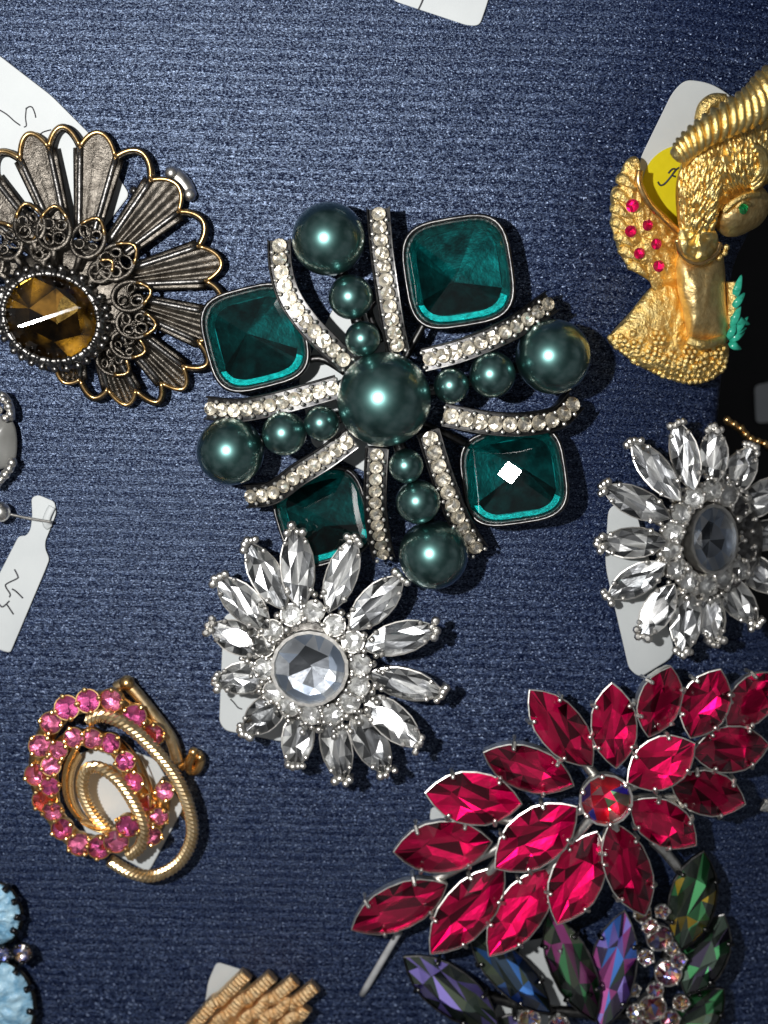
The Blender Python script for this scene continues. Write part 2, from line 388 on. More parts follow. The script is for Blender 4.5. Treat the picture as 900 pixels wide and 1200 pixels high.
def marquise(parent, a, b, w, ha, hb, cm, fms, metalm, roll=0, face=None, tips=0, prongs=True, kind='marq', stone='stone', zs=1.0, pr=0.42, lip=1.06, trim=0.0, label=None, setname='setting'):
    M, L = seg(a, b, ha, hb, roll, face); L *= (1-trim)
    o = M.translation; k = S*(D-o.z)/D; hw = w*k/2; z = min(hw, 2.6)*zs
    mb = MB(); ol = lens_outline(20)
    V = []; F = []
    prof = [(0.62, -1.25*z), (0.97, -0.55*z), (lip, -0.05*z), (lip, 0.10*z), (0.985, 0.12*z), (0.97, -0.08*z)]
    for s, zz in prof:
        for x, y in ol:
            V.append((x*(L+(s-1)*hw), y*hw*s, zz))
    n = len(ol)
    for q in range(len(prof)-1):
        for i in range(n):
            j = (i+1) % n; F.append((q*n+i, q*n+j, (q+1)*n+j, (q+1)*n+i))
    F.append(tuple(range(n))[::-1]); mb.add((V, F))
    if prongs:
        for sx in (-1, 1):
            for sy in (-1, 1):
                x = 0.50*sx*L; y = sy*hw*(1-0.50**2.5)
                mb.add(tube([(x, y*1.12, -0.7*z), (x, y*1.10, 0.12*z), (x*0.97, y*0.93, 0.34*z), (x*0.95, y*0.80, 0.42*z)], [pr*0.8, pr*0.85, pr*0.8, pr*0.5], 6))
                mb.add(ball((x*0.96, y*0.88, 0.36*z), pr*0.95, 7, 5))
    for t in range(tips):
        x = L*random.uniform(0.86, 1.04); y = hw*(-0.5+t/(tips-1))*0.95
        if abs(y) < 0.12*hw: x = L*1.05
        mb.add(ball((x, y, 0.22*z+random.uniform(-.1, .25)), random.uniform(0.50, 0.74), 8, 6))
        mb.add(tube([(x*0.97, y, -0.45*z), (x, y, 0.2*z)], 0.4, 6))
    if tips:
        for sy in (-1, 1):
            mb.add(ball((-L*0.55, sy*hw*0.72, 0.15*z), 0.46, 7, 5)); mb.add(ball((L*0.62, sy*hw*0.62, 0.16*z), 0.42, 7, 5))
    st = mb.out(setname, M_[metalm] if isinstance(metalm, str) else metalm, parent, M, False)
    gem(stone, kind, M, (L*0.985, hw*0.985, z), cm, fms, st, label=label)
    return st
def roundset(parent, px, py, r, h, cm, fms, metalm, tilt=(0, 0), face=None, beads=6, kind='round', name='setting', stone='stone', zs=0.9, br=0.42, nvar=6, sy=1.0, ang=None, cup=1.3, label=None):
    M = frame(px, py, h, random.uniform(0, 360) if ang is None else ang, tilt, face)
    k = S*(D-M.translation.z)/D; rr = r*k
    mb = MB(); n = 18; V = []; F = []
    prof = [(0.6, -cup*rr), (1.0, -0.6*rr), (1.10, 0.0), (1.09, 0.10*rr), (1.0, 0.10*rr), (0.97, -0.05*rr)]
    for s, zz in prof:
        for i in range(n): V.append((s*rr*math.cos(2*math.pi*i/n), s*rr*sy*math.sin(2*math.pi*i/n), zz))
    for q in range(len(prof)-1):
        for i in range(n):
            j = (i+1) % n; F.append((q*n+i, q*n+j, (q+1)*n+j, (q+1)*n+i))
    F.append(tuple(range(n))[::-1]); mb.add((V, F))
    for i in range(beads):
        a = 2*math.pi*(i+0.5)/beads
        mb.add(ball((1.0*rr*math.cos(a), 1.0*rr*sy*math.sin(a), 0.16*rr), br, 7, 5))
    st = mb.out(name, M_[metalm], parent, M, False)
    gem(stone, kind, M, (rr, rr*sy, rr*zs), cm, fms, st, nvar, label=label)
    return st
def stem(parent, px, py, h, r=0.9, name='mount', mat='gun'):
    a, b = P(px, py, -0.1), P(px, py, h)
    return part(name, *tube([a, a.lerp(b, 0.3), b], [r*1.5, r, r], 8), M_[mat], parent, None, True)

# ------------------------------------------------------------------ tags
def rounded(poly, r=6, n=4):
    out = []; m = len(poly)
    for i in range(m):
        p0, p1, p2 = Vector(poly[i-1]), Vector(poly[i]), Vector(poly[(i+1) % m])
        d0, d2 = (p0-p1), (p2-p1); q = min(r, d0.length*0.45, d2.length*0.45)
        a, b = p1+d0.normalized()*q, p1+d2.normalized()*q
        for k in range(n+1):
            t = k/n; out.append(a*(1-t)**2+p1*2*t*(1-t)+b*t*t)
    return out
def plane_at(px, py, poly=None):
    c = P(px, py, 0); n = NRM(c); lift = [0.0]
    def hit(qx, qy, hh):
        hh += lift[0]
        d = Vector(((qx-450)*S, (600-qy)*S, -D)); o = Vector((0, 0, D)); cc = c+n*hh
        return o+d*((cc-o).dot(n)/d.dot(n))
    if poly:
        m = 0.0
        for a in range(len(poly)):
            for f in (0, .25, .5, .75):
                for sc_ in (1, .7, .4):
                    x0, y0 = poly[a]; x1, y1 = poly[(a+1) % len(poly)]
                    q = hit(px+(x0+(x1-x0)*f-px)*sc_, py+(y0+(y1-y0)*f-py)*sc_, 0); m = max(m, surf(q.x, q.y)-q.z)
        lift[0] = m
    return hit
def slab(name, poly, h0, h1, mat, parent, r=6, hit=None):
    ol = rounded(poly, r); n = len(ol)
    V = []
    lv = [(h0, 1.0), (h1-0.06, 1.0), (h1, 0.99)]
    c = sum(ol, Vector((0, 0)))/n
    for h, s in lv:
        for v in ol:
            q = c+(v-c)*s; V.append(hit(q.x, q.y, h))
    F = []
    for j in range(2):
        for i in range(n):
            k = (i+1) % n; F.append((j*n+i, j*n+k, (j+1)*n+k, (j+1)*n+i))
    F.append(tuple(2*n+i for i in range(n))); F.append(tuple(range(n))[::-1])
    return part(name, V, F, mat, parent)
def ink(parent, strokes, h, w=0.11, hit=P):
    mb = MB()
    for s in strokes: mb.add(tube([hit(v.x, v.y, h) for v in crom([Vector(p) for p in s], 4)], w, 5, flat=0.25))
    mb.out('handwriting', M_['ink'], parent)
HITS = {}
def tag(poly, label, strokes=None, h0=0.15, h1=0.5, r=7, w=0.11):
    c = (sum(p[0] for p in poly)/len(poly), sum(p[1] for p in poly)/len(poly))
    t = thing('price_tag', label, 'tag', c[0], c[1])
    hit = plane_at(c[0], c[1], poly); HITS[t] = hit
    slab('card', poly, h0, h1, M_['tag'], t, r, hit)
    if strokes: ink(t, strokes, h1+0.02, w, hit)
    return t

# ================================================================== the green pearl and square stone brooch
def superell(n, p=3.6):
    out = []
    for k in range(n):
        a = 2*math.pi*k/n + math.pi/4
        c, s = math.cos(a), math.sin(a)
        out.append((math.copysign(abs(c)**(2/p), c), math.copysign(abs(s)**(2/p), s)))
    return out
def square_stone(parent, px, py, hs, h, ang, tilt, apex=0.0, face=None, asp=1.0, off=(0, 0)):
    M = frame(px, py, h, ang, tilt, face); k = S*(D-M.translation.z)/D; a = hs*k
    n = 40; ol = superell(n)
    # bezel
    V = []; F = []; prof = [(0.80, -3.0), (1.0, -2.2), (1.06, -0.6), (1.06, 0.15), (1.04, 0.42), (1.005, 0.45), (0.965, 0.10)]
    for s, z in prof:
        for x, y in ol: V.append((x*a*s, y*a*s*asp, z))
    for q in range(len(prof)-1):
        for i in range(n):
            j = (i+1) % n; F.append((q*n+i, q*n+j, (q+1)*n+j, (q+1)*n+i))
    F.append(tuple(range(n))[::-1])
    bz = part('bezel', V, F, M_['gun'], parent, M, True)
    # stone: low pyramid of four facets over a foiled bowl
    V = []; F = []; fm = []; smooth = []
    pyr = lambda x, y: 1.75-1.25*max(abs(x), abs(y))
    rings = [max(apex, 0.0005), 0.4, 0.72, 0.9, 0.965]
    for s in rings:
        for x, y in ol:
            if s == rings[0] and apex > 0.02:   # small flat facet on the tip, turned a quarter
                an = math.atan2(y, x); rr = apex/(abs(math.cos(an))+abs(math.sin(an))); X, Y = rr*math.cos(an), rr*math.sin(an)
            else: X, Y = x*s, y*s
            z = pyr(X, Y)
            if s == 0.965: z = 0.15
            if s == rings[0]: z = pyr(apex, 0) if apex > 0.02 else 1.75
            X += off[0]*(1-s); Y += off[1]*(1-s)
            V.append((X*a, Y*a*asp, z))
    if apex > 0.02: F.append(tuple(range(n))); fm.append(0)
    for q in range(len(rings)-1):
        for i in range(n):
            j = (i+1) % n; F.append(((q+1)*n+i, (q+1)*n+j, q*n+j, q*n+i)); fm.append(0)
    b0 = len(V)
    rnd = random.Random(int(px))
    low = [(0.965, 0.0), (0.80, -0.7)]
    for sc_, z in low:
        for i, (x, y) in enumerate(ol):
            zz = z
            if sc_ == 0.80: zz = (-0.06 if y < -0.55 else -1.4)+rnd.uniform(-0.05, 0.05)      # the foil slopes gently on one side
            V.append((x*sc_*a, y*sc_*a*asp, zz))
    for i in range(n):
        j = (i+1) % n; F.append((b0+i, b0+j, b0+n+j, b0+n+i)); fm.append(1)
    b1 = len(V); m = 4; c1 = b0+n
    ex, ey = rnd.uniform(-.22, .22), rnd.uniform(-.22, .22)
    V.append((ex*a, ey*a, -2.9))
    for i in range(m):
        a0 = i*n//m; F.append(tuple(c1+(a0+q) % n for q in range(n//m+1))+(b1,)); fm.append(2)
    part('stone', V, F, [M_['c_green'], M_['f_glit'], M_['f_floor']], bz, M, False, fm)
    # small claws at the bezel
    return bz
def pave_bar(parent, pts, hs, w=26, stones=10):
    m = len(pts); q = [(p[0], p[1], hs[0]+(hs[1]-hs[0])*i/(m-1)+1.3*math.sin(math.pi*i/(m-1))) for i, p in enumerate(pts)]
    path = line(q, n=10); k = pxmm(pts[m//2][0], pts[m//2][1], hs[0]); hw = w*k/2
    mb = MB(); V = []; F = []
    sec = [(-0.55, -3.2), (-1.0, -2.4), (-1.04, -0.1), (-0.98, 0.12), (-0.90, 0.10), (-0.88, -0.7), (0.88, -0.7), (0.90, 0.10), (0.98, 0.12), (1.04, -0.1), (1.0, -2.4), (0.55, -3.2)]
    n = len(path); c = len(sec)
    fr = []
    for i, p in enumerate(path):
        t = (path[min(i+1, n-1)]-path[max(i-1, 0)]).normalized(); u = NRM(p)*0.5+Vector((0, 0, 0.5)); s = t.cross(u).normalized(); u = s.cross(t)
        fr.append((p, t, s, u))
        for a, b in sec: V.append(p+s*(a*hw)+u*b)
    for i in range(n-1):
        for j in range(c):
            l = (j+1) % c; F.append((i*c+j, i*c+l, (i+1)*c+l, (i+1)*c+j))
    F.append(tuple(range(c))); F.append(tuple((n-1)*c+j for j in range(c))[::-1]); mb.add((V, F))
    L = sum((b-a).length for a, b in zip(path, path[1:])); step = L/stones
    places = []
    for q in range(stones):
        d = (q+0.5)*step; acc = 0
        for i in range(n-1):
            sl = (path[i+1]-path[i]).length
            if acc+sl >= d or i == n-2:
                f = (d-acc)/sl; p = path[i].lerp(path[i+1], f); places.append((p, fr[i])); break
            acc += sl
    for p, (o, t, s, u) in places:
        for e in (-1, 1):
            mb.add(ball(p+t*(step*0.5)+s*(hw*0.64*e)+u*0.18, 0.32, 7, 5))
    nf = len(F); fm = [0]*nf+[1]*(len(mb.F)-nf)
    bar = part('pave_bar', mb.V, mb.F, [M_['gun'], M_['silver']], parent, None, False, fm)
    for p, (o, t, s, u) in places:
        tl = Vector((random.uniform(-.13, .13), random.uniform(-.13, .13), 0))
        M = basis(p+u*0.02, t, u+tl)
        r = min(step*0.53, hw*0.74)
        gem('rhinestone', 'small', M, (r, r*1.02, r*0.9), 'c_clear', 'f_pave', bar)
    return bar
def pearl(parent, px, py, r, h):
    o = P(px, py, h); rr = 1.05*r*S*(D-o.z)/D
    key = 'pearl'
    if key not in GEOS: GEOS[key] = tomesh('pearl', *ball((0, 0, 0), 1.0, 40, 24), M_['pearl'], True)
    return put('pearl', GEOS[key], parent, Matrix.Translation(o) @ Matrix.Diagonal((rr, rr, rr, 1)))
def cross_brooch():
    t = thing('pearl_cross_brooch', 'large gunmetal cross brooch of dark green pearls and square teal stones with rhinestone bars', 'brooch', 450, 468)
    cx, cy = 451, 468
    for px, py, r, h in [(450, 468, 53, 12.0), (425, 397, 20, 11.5), (411, 348, 25, 11), (385, 280, 41, 10.0), (529, 452, 20, 11.5), (577, 439, 26, 11), (648, 418, 42, 10.0),
                         (377, 496, 20, 11.5), (333, 508, 25, 11), (270, 529, 38, 9.5), (476, 546, 19.5, 11.5), (490, 588, 25, 11), (508, 650, 39, 9.5)]:
        pearl(t, px, py, r, h)
    square_stone(t, 537, 319, 61, 7.2, 9, (0, 0), face=0.75)
    square_stone(t, 299, 396, 57, 7.0, 14, (0, 0), face=0.7)
    square_stone(t, 602, 558, 59, 7.0, 8, (0, 0), apex=0.24, face=1.0, asp=0.92, off=(-0.06, 0.10))
    square_stone(t, 379, 606, 52, 3.9, 18, (0, 0), face=0.6)
    B = [([(327, 280), (329, 315), (339, 348), (360, 379), (383, 403), (408, 427)], (8.2, 10.5), 10),
         ([(443, 243), (447, 292), (453, 336), (460, 380), (467, 412)], (8.4, 10.5), 10),
         ([(648, 352), (614, 377), (577, 396), (536, 412), (496, 422)], (8.8, 10.5), 10),
         ([(676, 468), (655, 489), (617, 497), (574, 496), (520, 486)], (7.6, 10.0), 9),
         ([(240, 478), (278, 481), (315, 475), (350, 466), (396, 453)], (7.8, 10.3), 10),
         ([(287, 582), (318, 578), (350, 556), (379, 538), (412, 514)], (7.4, 10.0), 9),
         ([(442, 526), (440, 561), (440, 596), (444, 628), (450, 655)], (10.2, 7.6), 9),
         ([(502, 506), (516, 552), (532, 596), (546, 624), (561, 647)], (10.2, 7.6), 9)]
    for pts, hs, n in B: pave_bar(t, pts, hs, 27, n+1)
    # cups and links between the pearls
    links = [[(450, 468, 9), (425, 397, 9.2), (411, 348, 8.6), (385, 280, 5.5)], [(450, 468, 9), (529, 452, 9.2), (577, 439, 8.6), (648, 418, 5.5)],
             [(450, 468, 9), (377, 496, 9.2), (333, 508, 8.6), (270, 529, 5.5)], [(450, 468, 9), (476, 546, 9.2), (490, 588, 8.6), (508, 650, 5.5)]]
    for L in links: part('arm', *tube(line(L, n=6), 0.9, 8), M_['gun'], t, None, True)
    for px, py, r, h in [(385, 280, 30, 7.2), (648, 418, 31, 7.2), (270, 529, 28, 6.8), (508, 650, 28, 6.8), (450, 468, 42, 8.2)]:
        M = frame(px, py, h); k = S*(D-M.translation.z)/D
        part('pearl_cup', *tube([M @ Vector((r*k*math.cos(a), r*k*math.sin(a), 0)) for a in [2*math.pi*i/28 for i in range(28)]], 0.7, 6, True), M_['gun'], t, None, True)
    # frame rails behind, wire loops that show between the arms
    for pts in ([(343, 430, 6), (375, 420, 6.5), (410, 440, 8)], [(440, 352, 6), (433, 362, 6.3), (437, 378, 7), (448, 400, 8)], [(505, 365, 6.5), (480, 410, 7.5), (465, 440, 8.5)], [(545, 520, 6.5), (515, 505, 7.5), (480, 490, 8.5)]):
        part('frame_wire', *tube(line(pts, n=6), 0.55, 7), M_['gun'], t, None, True)
    for px, py, h in [(385, 280, 6), (648, 418, 6), (270, 529, 6), (450, 468, 8), (500, 600, 7), (537, 319, 3.6), (602, 558, 3.4)]: stem(t, px, py, h, 1.0)
    return t
cross_brooch()
tag([(397, 348), (448, 352), (455, 470), (434, 556), (366, 522), (350, 445)], 'white price tag mostly hidden under the green pearl cross brooch', h0=1.0, h1=1.4)

# ================================================================== the two clear crystal flowers
def crystal_flower(label, petals, ring, disc, w, hc, htip, hin, flash=(), fr=(0.0, 0.6)):
    petals = [(o, (i[0]+(disc[0]-i[0])*0.17, i[1]+(disc[1]-i[1])*0.17)) for o, i in petals]
    t = thing('crystal_flower_brooch', label, 'brooch', disc[0], disc[1])
    for i, (o, inn) in enumerate(petals):
        st = marquise(t, inn, o, w*random.uniform(0.94, 1.04), hin+random.uniform(-.3, .3), htip+random.uniform(-.6, .6), 'c_clear',
                      random.choice([['f_silver', 'f_grey', 'f_deep'], ['f_silver', 'f_silver', 'f_deep', 'f_grey'], ['f_grey', 'f_silver', 'f_deep', 'f_silver']]), 'silver',
                      roll=random.uniform(-14, 14) if i not in flash else 0, face=0.95 if i in flash else random.uniform(*fr), tips=random.choice([4, 5]), prongs=False, zs=1.05, setname='petal', trim=0.04)
    for k, (px, py) in enumerate(ring):
        roundset(t, px, py, 12.5, hc-1.0, 'c_clear', 'f_silver', 'silver', (random.uniform(-.12, .12), random.uniform(-.12, .12)), beads=5, kind='small', name='rhinestone_cup', stone='rhinestone', br=0.40)
    px, py, r, sy, ang, tl = disc
    gb = MB(); m = len(ring)
    for k in range(m):          # silver granules between the ring and the petals
        a, b = Vector(ring[k]), Vector(ring[(k+1) % m]); c0 = Vector((px, py))
        for f, e, hh in ((0.0, 1.27, 1.7), (0.5, 1.18, 1.5), (0.25, 1.36, 2.2), (0.75, 1.36, 2.2), (0.5, 0.86, 0.9), (0.3, 1.48, 2.5)):
            v = c0+(a.lerp(b, f)-c0)*(e+random.uniform(-.03, .03)); gb.add(ball(P(v.x, v.y, hc-hh), random.uniform(0.42, 0.7), 8, 6))
    g = gb.out('granule_ring', M_['silver'], t); g['kind'] = 'stuff'
    roundset(t, px, py, r, hc, 'c_smoke', ['f_silver', 'f_blue', 'f_deep', 'f_grey'], 'silver', tl, None, 0, 'disc', 'centre_setting', 'centre_stone', 0.62, sy=sy, ang=ang, cup=0.8)
    mx = sum(p[0][0] for p in petals)/len(petals); my = sum(p[0][1] for p in petals)/len(petals)
    M = frame(disc[0], disc[1], hc-3.4); k = S*(D-M.translation.z)/D
    V = []; F = []; n = 36
    for s, z in ((0.0, 0.6), (58, 0.6), (66, -0.4), (40, -1.6), (12, -3.2)):
        for i in range(n): V.append(M @ Vector((s*k*math.cos(2*math.pi*i/n), s*k*math.sin(2*math.pi*i/n), z)))
    for q in range(4):
        for i in range(n):
            j = (i+1) % n; F.append((q*n+i, q*n+j, (q+1)*n+j, (q+1)*n+i))
    F.append(tuple(range(n))); F.append(tuple(4*n+i for i in range(n)))
    part('back_plate', V, F, M_['dsilver'], t, None, False)
    stem(t, disc[0], disc[1], hc-4, 2.0, 'pin_mount', 'silver')
    return t
def zl(ox, oy, s, pts): return [((a/s+ox, b/s+oy), (c/s+ox, d/s+oy)) for a, b, c, d in pts]
def zp(ox, oy, s, pts): return [(a/s+ox, b/s+oy) for a, b in pts]
crystal_flower('clear crystal flower brooch overlapping the lower square stone of the green pearl cross',
    zl(220, 600, 2.727, [(338, 48, 358, 268), (188, 98, 300, 272), (90, 208, 240, 345), (66, 362, 232, 432), (86, 545, 240, 518), (178, 708, 300, 600), (342, 818, 356, 648), (500, 858, 462, 668), (642, 832, 552, 668),
                         (748, 748, 592, 602), (822, 580, 606, 520), (802, 372, 588, 420), (690, 205, 540, 350), (535, 82, 462, 282)]),
    zp(220, 600, 2.727, [(270, 378), (332, 328), (402, 316), (468, 362), (528, 414), (552, 488), (545, 558), (515, 608), (463, 645), (395, 645), (326, 618), (276, 572), (246, 500), (242, 428)]),
    (363, 783, 42, 1.0, 10, (-0.03, -0.02)), 38, 10.2, 8.4, 8.2, flash=(9, 3))
tag([(262, 722), (300, 705), (346, 866), (330, 869), (264, 856), (257, 846)], 'white price tag under the crystal flower beside the cross brooch', [[(270, 819), (274, 823), (279, 829), (284, 831)]], h0=0.6, h1=1.0)
crystal_flower('clear crystal flower brooch above the red spray, below the gold winged figure',
    zl(690, 470, 3.636, [(372, 90, 432, 330), (535, 108, 528, 318), (692, 195, 600, 375), (835, 330, 655, 480), (880, 545, 650, 600), (800, 790, 640, 680), (690, 935, 570, 775), (535, 1035, 490, 820), (402, 1080, 402, 835),
                         (218, 1010, 335, 815), (80, 835, 285, 715), (48, 612, 282, 598), (70, 368, 292, 475), (190, 178, 350, 380)]),
    zp(690, 470, 3.636, [(448, 412), (525, 380), (592, 402), (645, 452), (668, 520), (670, 640), (640, 715), (575, 752), (502, 785), (430, 768), (375, 712), (350, 640), (360, 560), (392, 482)]),
    (836, 632, 38, 0.76, 90, (0.10, 0.0)), 35, 9.0, 7.0, 7.2, flash=(1, 9), fr=(0.35, 0.9))
tag([(713, 592), (742, 588), (792, 768), (750, 794), (737, 784), (709, 662)], 'blank white price tag under the crystal flower near the red spray', h0=0.6, h1=1.0, r=14)

# ================================================================== the red marquise spray
def ruby_spray():
    t = thing('red_spray_brooch', 'long spray brooch of crimson red marquise stones in silver claws', 'brooch', 680, 950)
    st = [((412, 1086), (524, 1038), 54, 7.5, 8.0, 8, None), ((461, 996), (577, 988), 60, 8.0, 9.0, 4, None), ((498, 928), (612, 943), 57, 8.2, 9.2, -10, None), ((566, 880), (673, 921), 53, 8.5, 10.0, 12, None),
          ((620, 808), (694, 898), 50, 8.2, 10.0, -6, None), ((717, 800), (722, 900), 49, 8.2, 10.0, 8, None), ((785, 780), (760, 864), 50, 8.0, 9.5, -8, None), ((842, 783), (811, 866), 52, 8.0, 9.5, 10, None),
          ((905, 788), (856, 852), 50, 7.8, 9.0, 0, None), ((894, 870), (817, 886), 50, 8.2, 9.6, 6, None), ((813, 870), (736, 918), 55, 9.8, 11.2, 8, None), ((868, 938), (790, 920), 51, 8.2, 9.6, -8, None),
          ((812, 985), (742, 943), 50, 8.4, 10.0, -6, None), ((752, 1064), (718, 970), 50, 8.0, 10.0, 6, None), ((653, 1074), (700, 982), 56, 8.4, 10.0, 0, 0.3), ((580, 1012), (677, 950), 60, 8.8, 10.4, -10, None),
          ((574, 1112), (645, 1024), 51, 7.8, 9.4, 0, 0.3), ((506, 1110), (590, 1022), 54, 7.6, 9.0, 0, 0.3)]
    for i, (a, b, w, ha, hb, roll, face) in enumerate(st):
        marquise(t, a, b, w*1.07, ha, hb, 'c_ruby', [['f_silver', 'f_deep', 'f_silver', 'f_silver'], ['f_silver', 'f_deep', 'f_grey', 'f_silver']][i % 2], 'silver', roll, face, kind='marq', pr=0.40, zs=0.95, trim=0.01, lip=1.04)
    roundset(t, 710, 937, 29, 11.0, 'c_clear', ['rb0', 'rb1', 'rb0', 'rb2', 'al0', 'rb0'], 'silver', (-0.05, 0.02), None, 6, 'small', 'centre_setting', 'centre_stone', 0.7, br=0.45, label='aurora centre stone flashing blue, green and red')
    # branching wires behind
    for pts in ([(430, 1070, 5), (540, 1015, 6), (640, 965, 7), (710, 937, 8)], [(640, 840, 6), (690, 900, 7), (712, 935, 8), (735, 1040, 6.5)], [(880, 830, 6), (810, 880, 7), (760, 910, 7.5), (712, 937, 8)], [(850, 935, 6.2), (780, 935, 7), (712, 937, 8)],
                [(540, 1085, 5.6), (575, 1020, 6.4), (620, 975, 7)], [(610, 1075, 5.8), (650, 1010, 6.6), (700, 950, 7.6)], [(520, 935, 6), (590, 960, 6.6), (640, 965, 7)], [(765, 985, 5), (785, 1005, 4.6), (800, 1025, 4.2)]):
        part('branch_wire', *tube(line(pts, n=6), 0.8, 8), M_['silver'], t, None, True)
    for px, py in ((480, 1050), (710, 937), (830, 880), (600, 1000)): stem(t, px, py, 6, 0.9, 'mount', 'silver')
    part('pin_stem', *tube(line([(468, 1092, 4.0), (460, 1105, 3.2), (424, 1166, 0.7)], n=4), [0.55]*8+[0.5], 8, flat=0.7), M_['pale'], t, None, True)
ruby_spray()
tag([(506, 944), (534, 958), (590, 1000), (560, 1010), (509, 972), (503, 958)], 'corner of a white price tag under the red spray stones', h0=1.2, h1=1.6)
def small_stray():
    t = thing('silver_claw_fragment', 'tiny silver clawed crystal end of a brooch right of the red spray', 'brooch', 899, 946)
    marquise(t, (893, 950), (925, 930), 16, 3.0, 3.0, 'c_clear', 'f_silver', 'silver', pr=0.3)
    stem(t, 905, 942, 2.6, 0.8, 'mount', 'silver')
small_stray()

# ================================================================== the dark aurora brooch
def dark_brooch():
    t = thing('dark_marquise_brooch', 'dark iridescent brooch of smoky green and violet marquise stones below the red spray', 'brooch', 730, 1150)
    sets = [(['ab0', 'ab7', 'ab2', 'ab0'], (474, 1126), (582, 1197), 52), (['ab8', 'ab3', 'ab0', 'ab7'], (551, 1097), (644, 1182), 43), (['ab0', 'ab1', 'ab7', 'ab0', 'ab4'], (644, 1076), (695, 1188), 48),
            (['ab2', 'ab3', 'ab0', 'ab4', 'ab6'], (733, 1074), (704, 1198), 50), (['ab0', 'ab7', 'ab0', 'ab5', 'ab1'], (826, 1002), (797, 1108), 52), (['ab0', 'ab6', 'ab1', 'ab0', 'ab0'], (849, 1074), (803, 1163), 48), (['ab0', 'ab7', 'ab6', 'ab1'], (848, 1160), (785, 1222), 44),
            (['ab0', 'ab2', 'ab7'], (560, 1232), (630, 1200), 46)]
    hs = [(6.0, 7.0), (5.4, 7.0), (5.6, 7.0), (6.0, 7.5), (6.2, 7.0), (6.0, 7.0), (5.4, 6.4), (6, 6)]
    rolls = [6, -8, 10, 14, -6, 8, 0, 0]
    for (f, a, b, w), (h0, h1), r in zip(sets, hs, rolls):
        marquise(t, a, b, w*1.05, h0, h1, 'c_dark', f, 'gun', r, 0.35, pr=0.42, zs=0.9)
    for px, py, r in [(773, 1099, 15), (783, 1140, 15), (764, 1181, 16), (753, 1071, 10), (752, 1208, 15), (788, 1112, 8), (798, 1175, 9), (742, 1160, 8), (620, 1196, 13), (655, 1202, 12), (762, 1086, 9), (757, 1122, 9), (795, 1125, 9), (768, 1160, 9), (745, 1186, 10), (785, 1195, 11), (776, 1068, 8)]:
        roundset(t, px, py, r, 7.5, 'c_clear', ['al0', 'al1', 'al2', 'al3', 'al4', 'al5'], 'silver', (random.uniform(-.1, .1), random.uniform(-.1, .1)), None, 5, 'small', 'chaton_cup', 'chaton', 0.8, br=0.36, nvar=8)
    for pts in ([(500, 1140, 3.5), (620, 1180, 4.5), (760, 1190, 5)], [(815, 1050, 4), (785, 1100, 5), (770, 1190, 5)], [(655, 1110, 4), (690, 1190, 5)], [(835, 1110, 4), (790, 1150, 5)]):
        part('branch_wire', *tube(line(pts, n=6), 0.9, 8), M_['gun'], t, None, True)
    for px, py in ((560, 1165), (770, 1150), (810, 1060)): stem(t, px, py, 5, 0.9)
dark_brooch()
tag([(612, 1104), (642, 1098), (668, 1192), (600, 1215), (578, 1190)], 'white price tag showing between the dark iridescent marquise stones', h0=0.8, h1=1.2)

# ================================================================== the pink and gold swirl
def rope(parent, pts, r, name, taper=False):
    path = resample(line(pts, n=14), 0.38); n = len(path)
    mb = MB(); sides = 10; V = []; F = []
    for i, p in enumerate(path):
        t = (path[min(i+1, n-1)]-path[max(i-1, 0)]).normalized(); u = Vector((0, 0, 1)); s = t.cross(u).normalized(); u = s.cross(t)
        e = 1.0
        for k in range(sides):
            a = 2*math.pi*k/sides
            bump = 1.0+0.11*(1 if (i//1+k) % 2 else -1)
            V.append(p+(s*math.cos(a)+u*math.sin(a)*0.85)*(r*bump))
    for i in range(n-1):
        for k in range(sides):
            l = (k+1) % sides; F.append((i*sides+k, i*sides+l, (i+1)*sides+l, (i+1)*sides+k))
    F.append(tuple(range(sides))[::-1]); F.append(tuple((n-1)*sides+k for k in range(sides)))
    return part(name, V, F, M_['goldrope'], parent)
def ribbon(parent, pts, hi, lo, name, mat, c=None):
    top = line([(x, y, hi) for x, y in pts], n=8); bot = line([(x+((c[0]-x)*0.30 if c else 0), y+((c[1]-y)*0.22 if c else 0), lo) for x, y in pts], n=8); n = len(top); V = top+bot; F = []
    V2 = [v+(Vector((0.25, -0.25, 0))) for v in V]; V = V+V2
    for i in range(n-1):
        F += [(i, i+1, n+i+1, n+i), (2*n+i, 3*n+i, 3*n+i+1, 2*n+i+1), (i, 2*n+i, 2*n+i+1, i+1)]
    return part(name, V, F, M_[mat], parent, None, True)
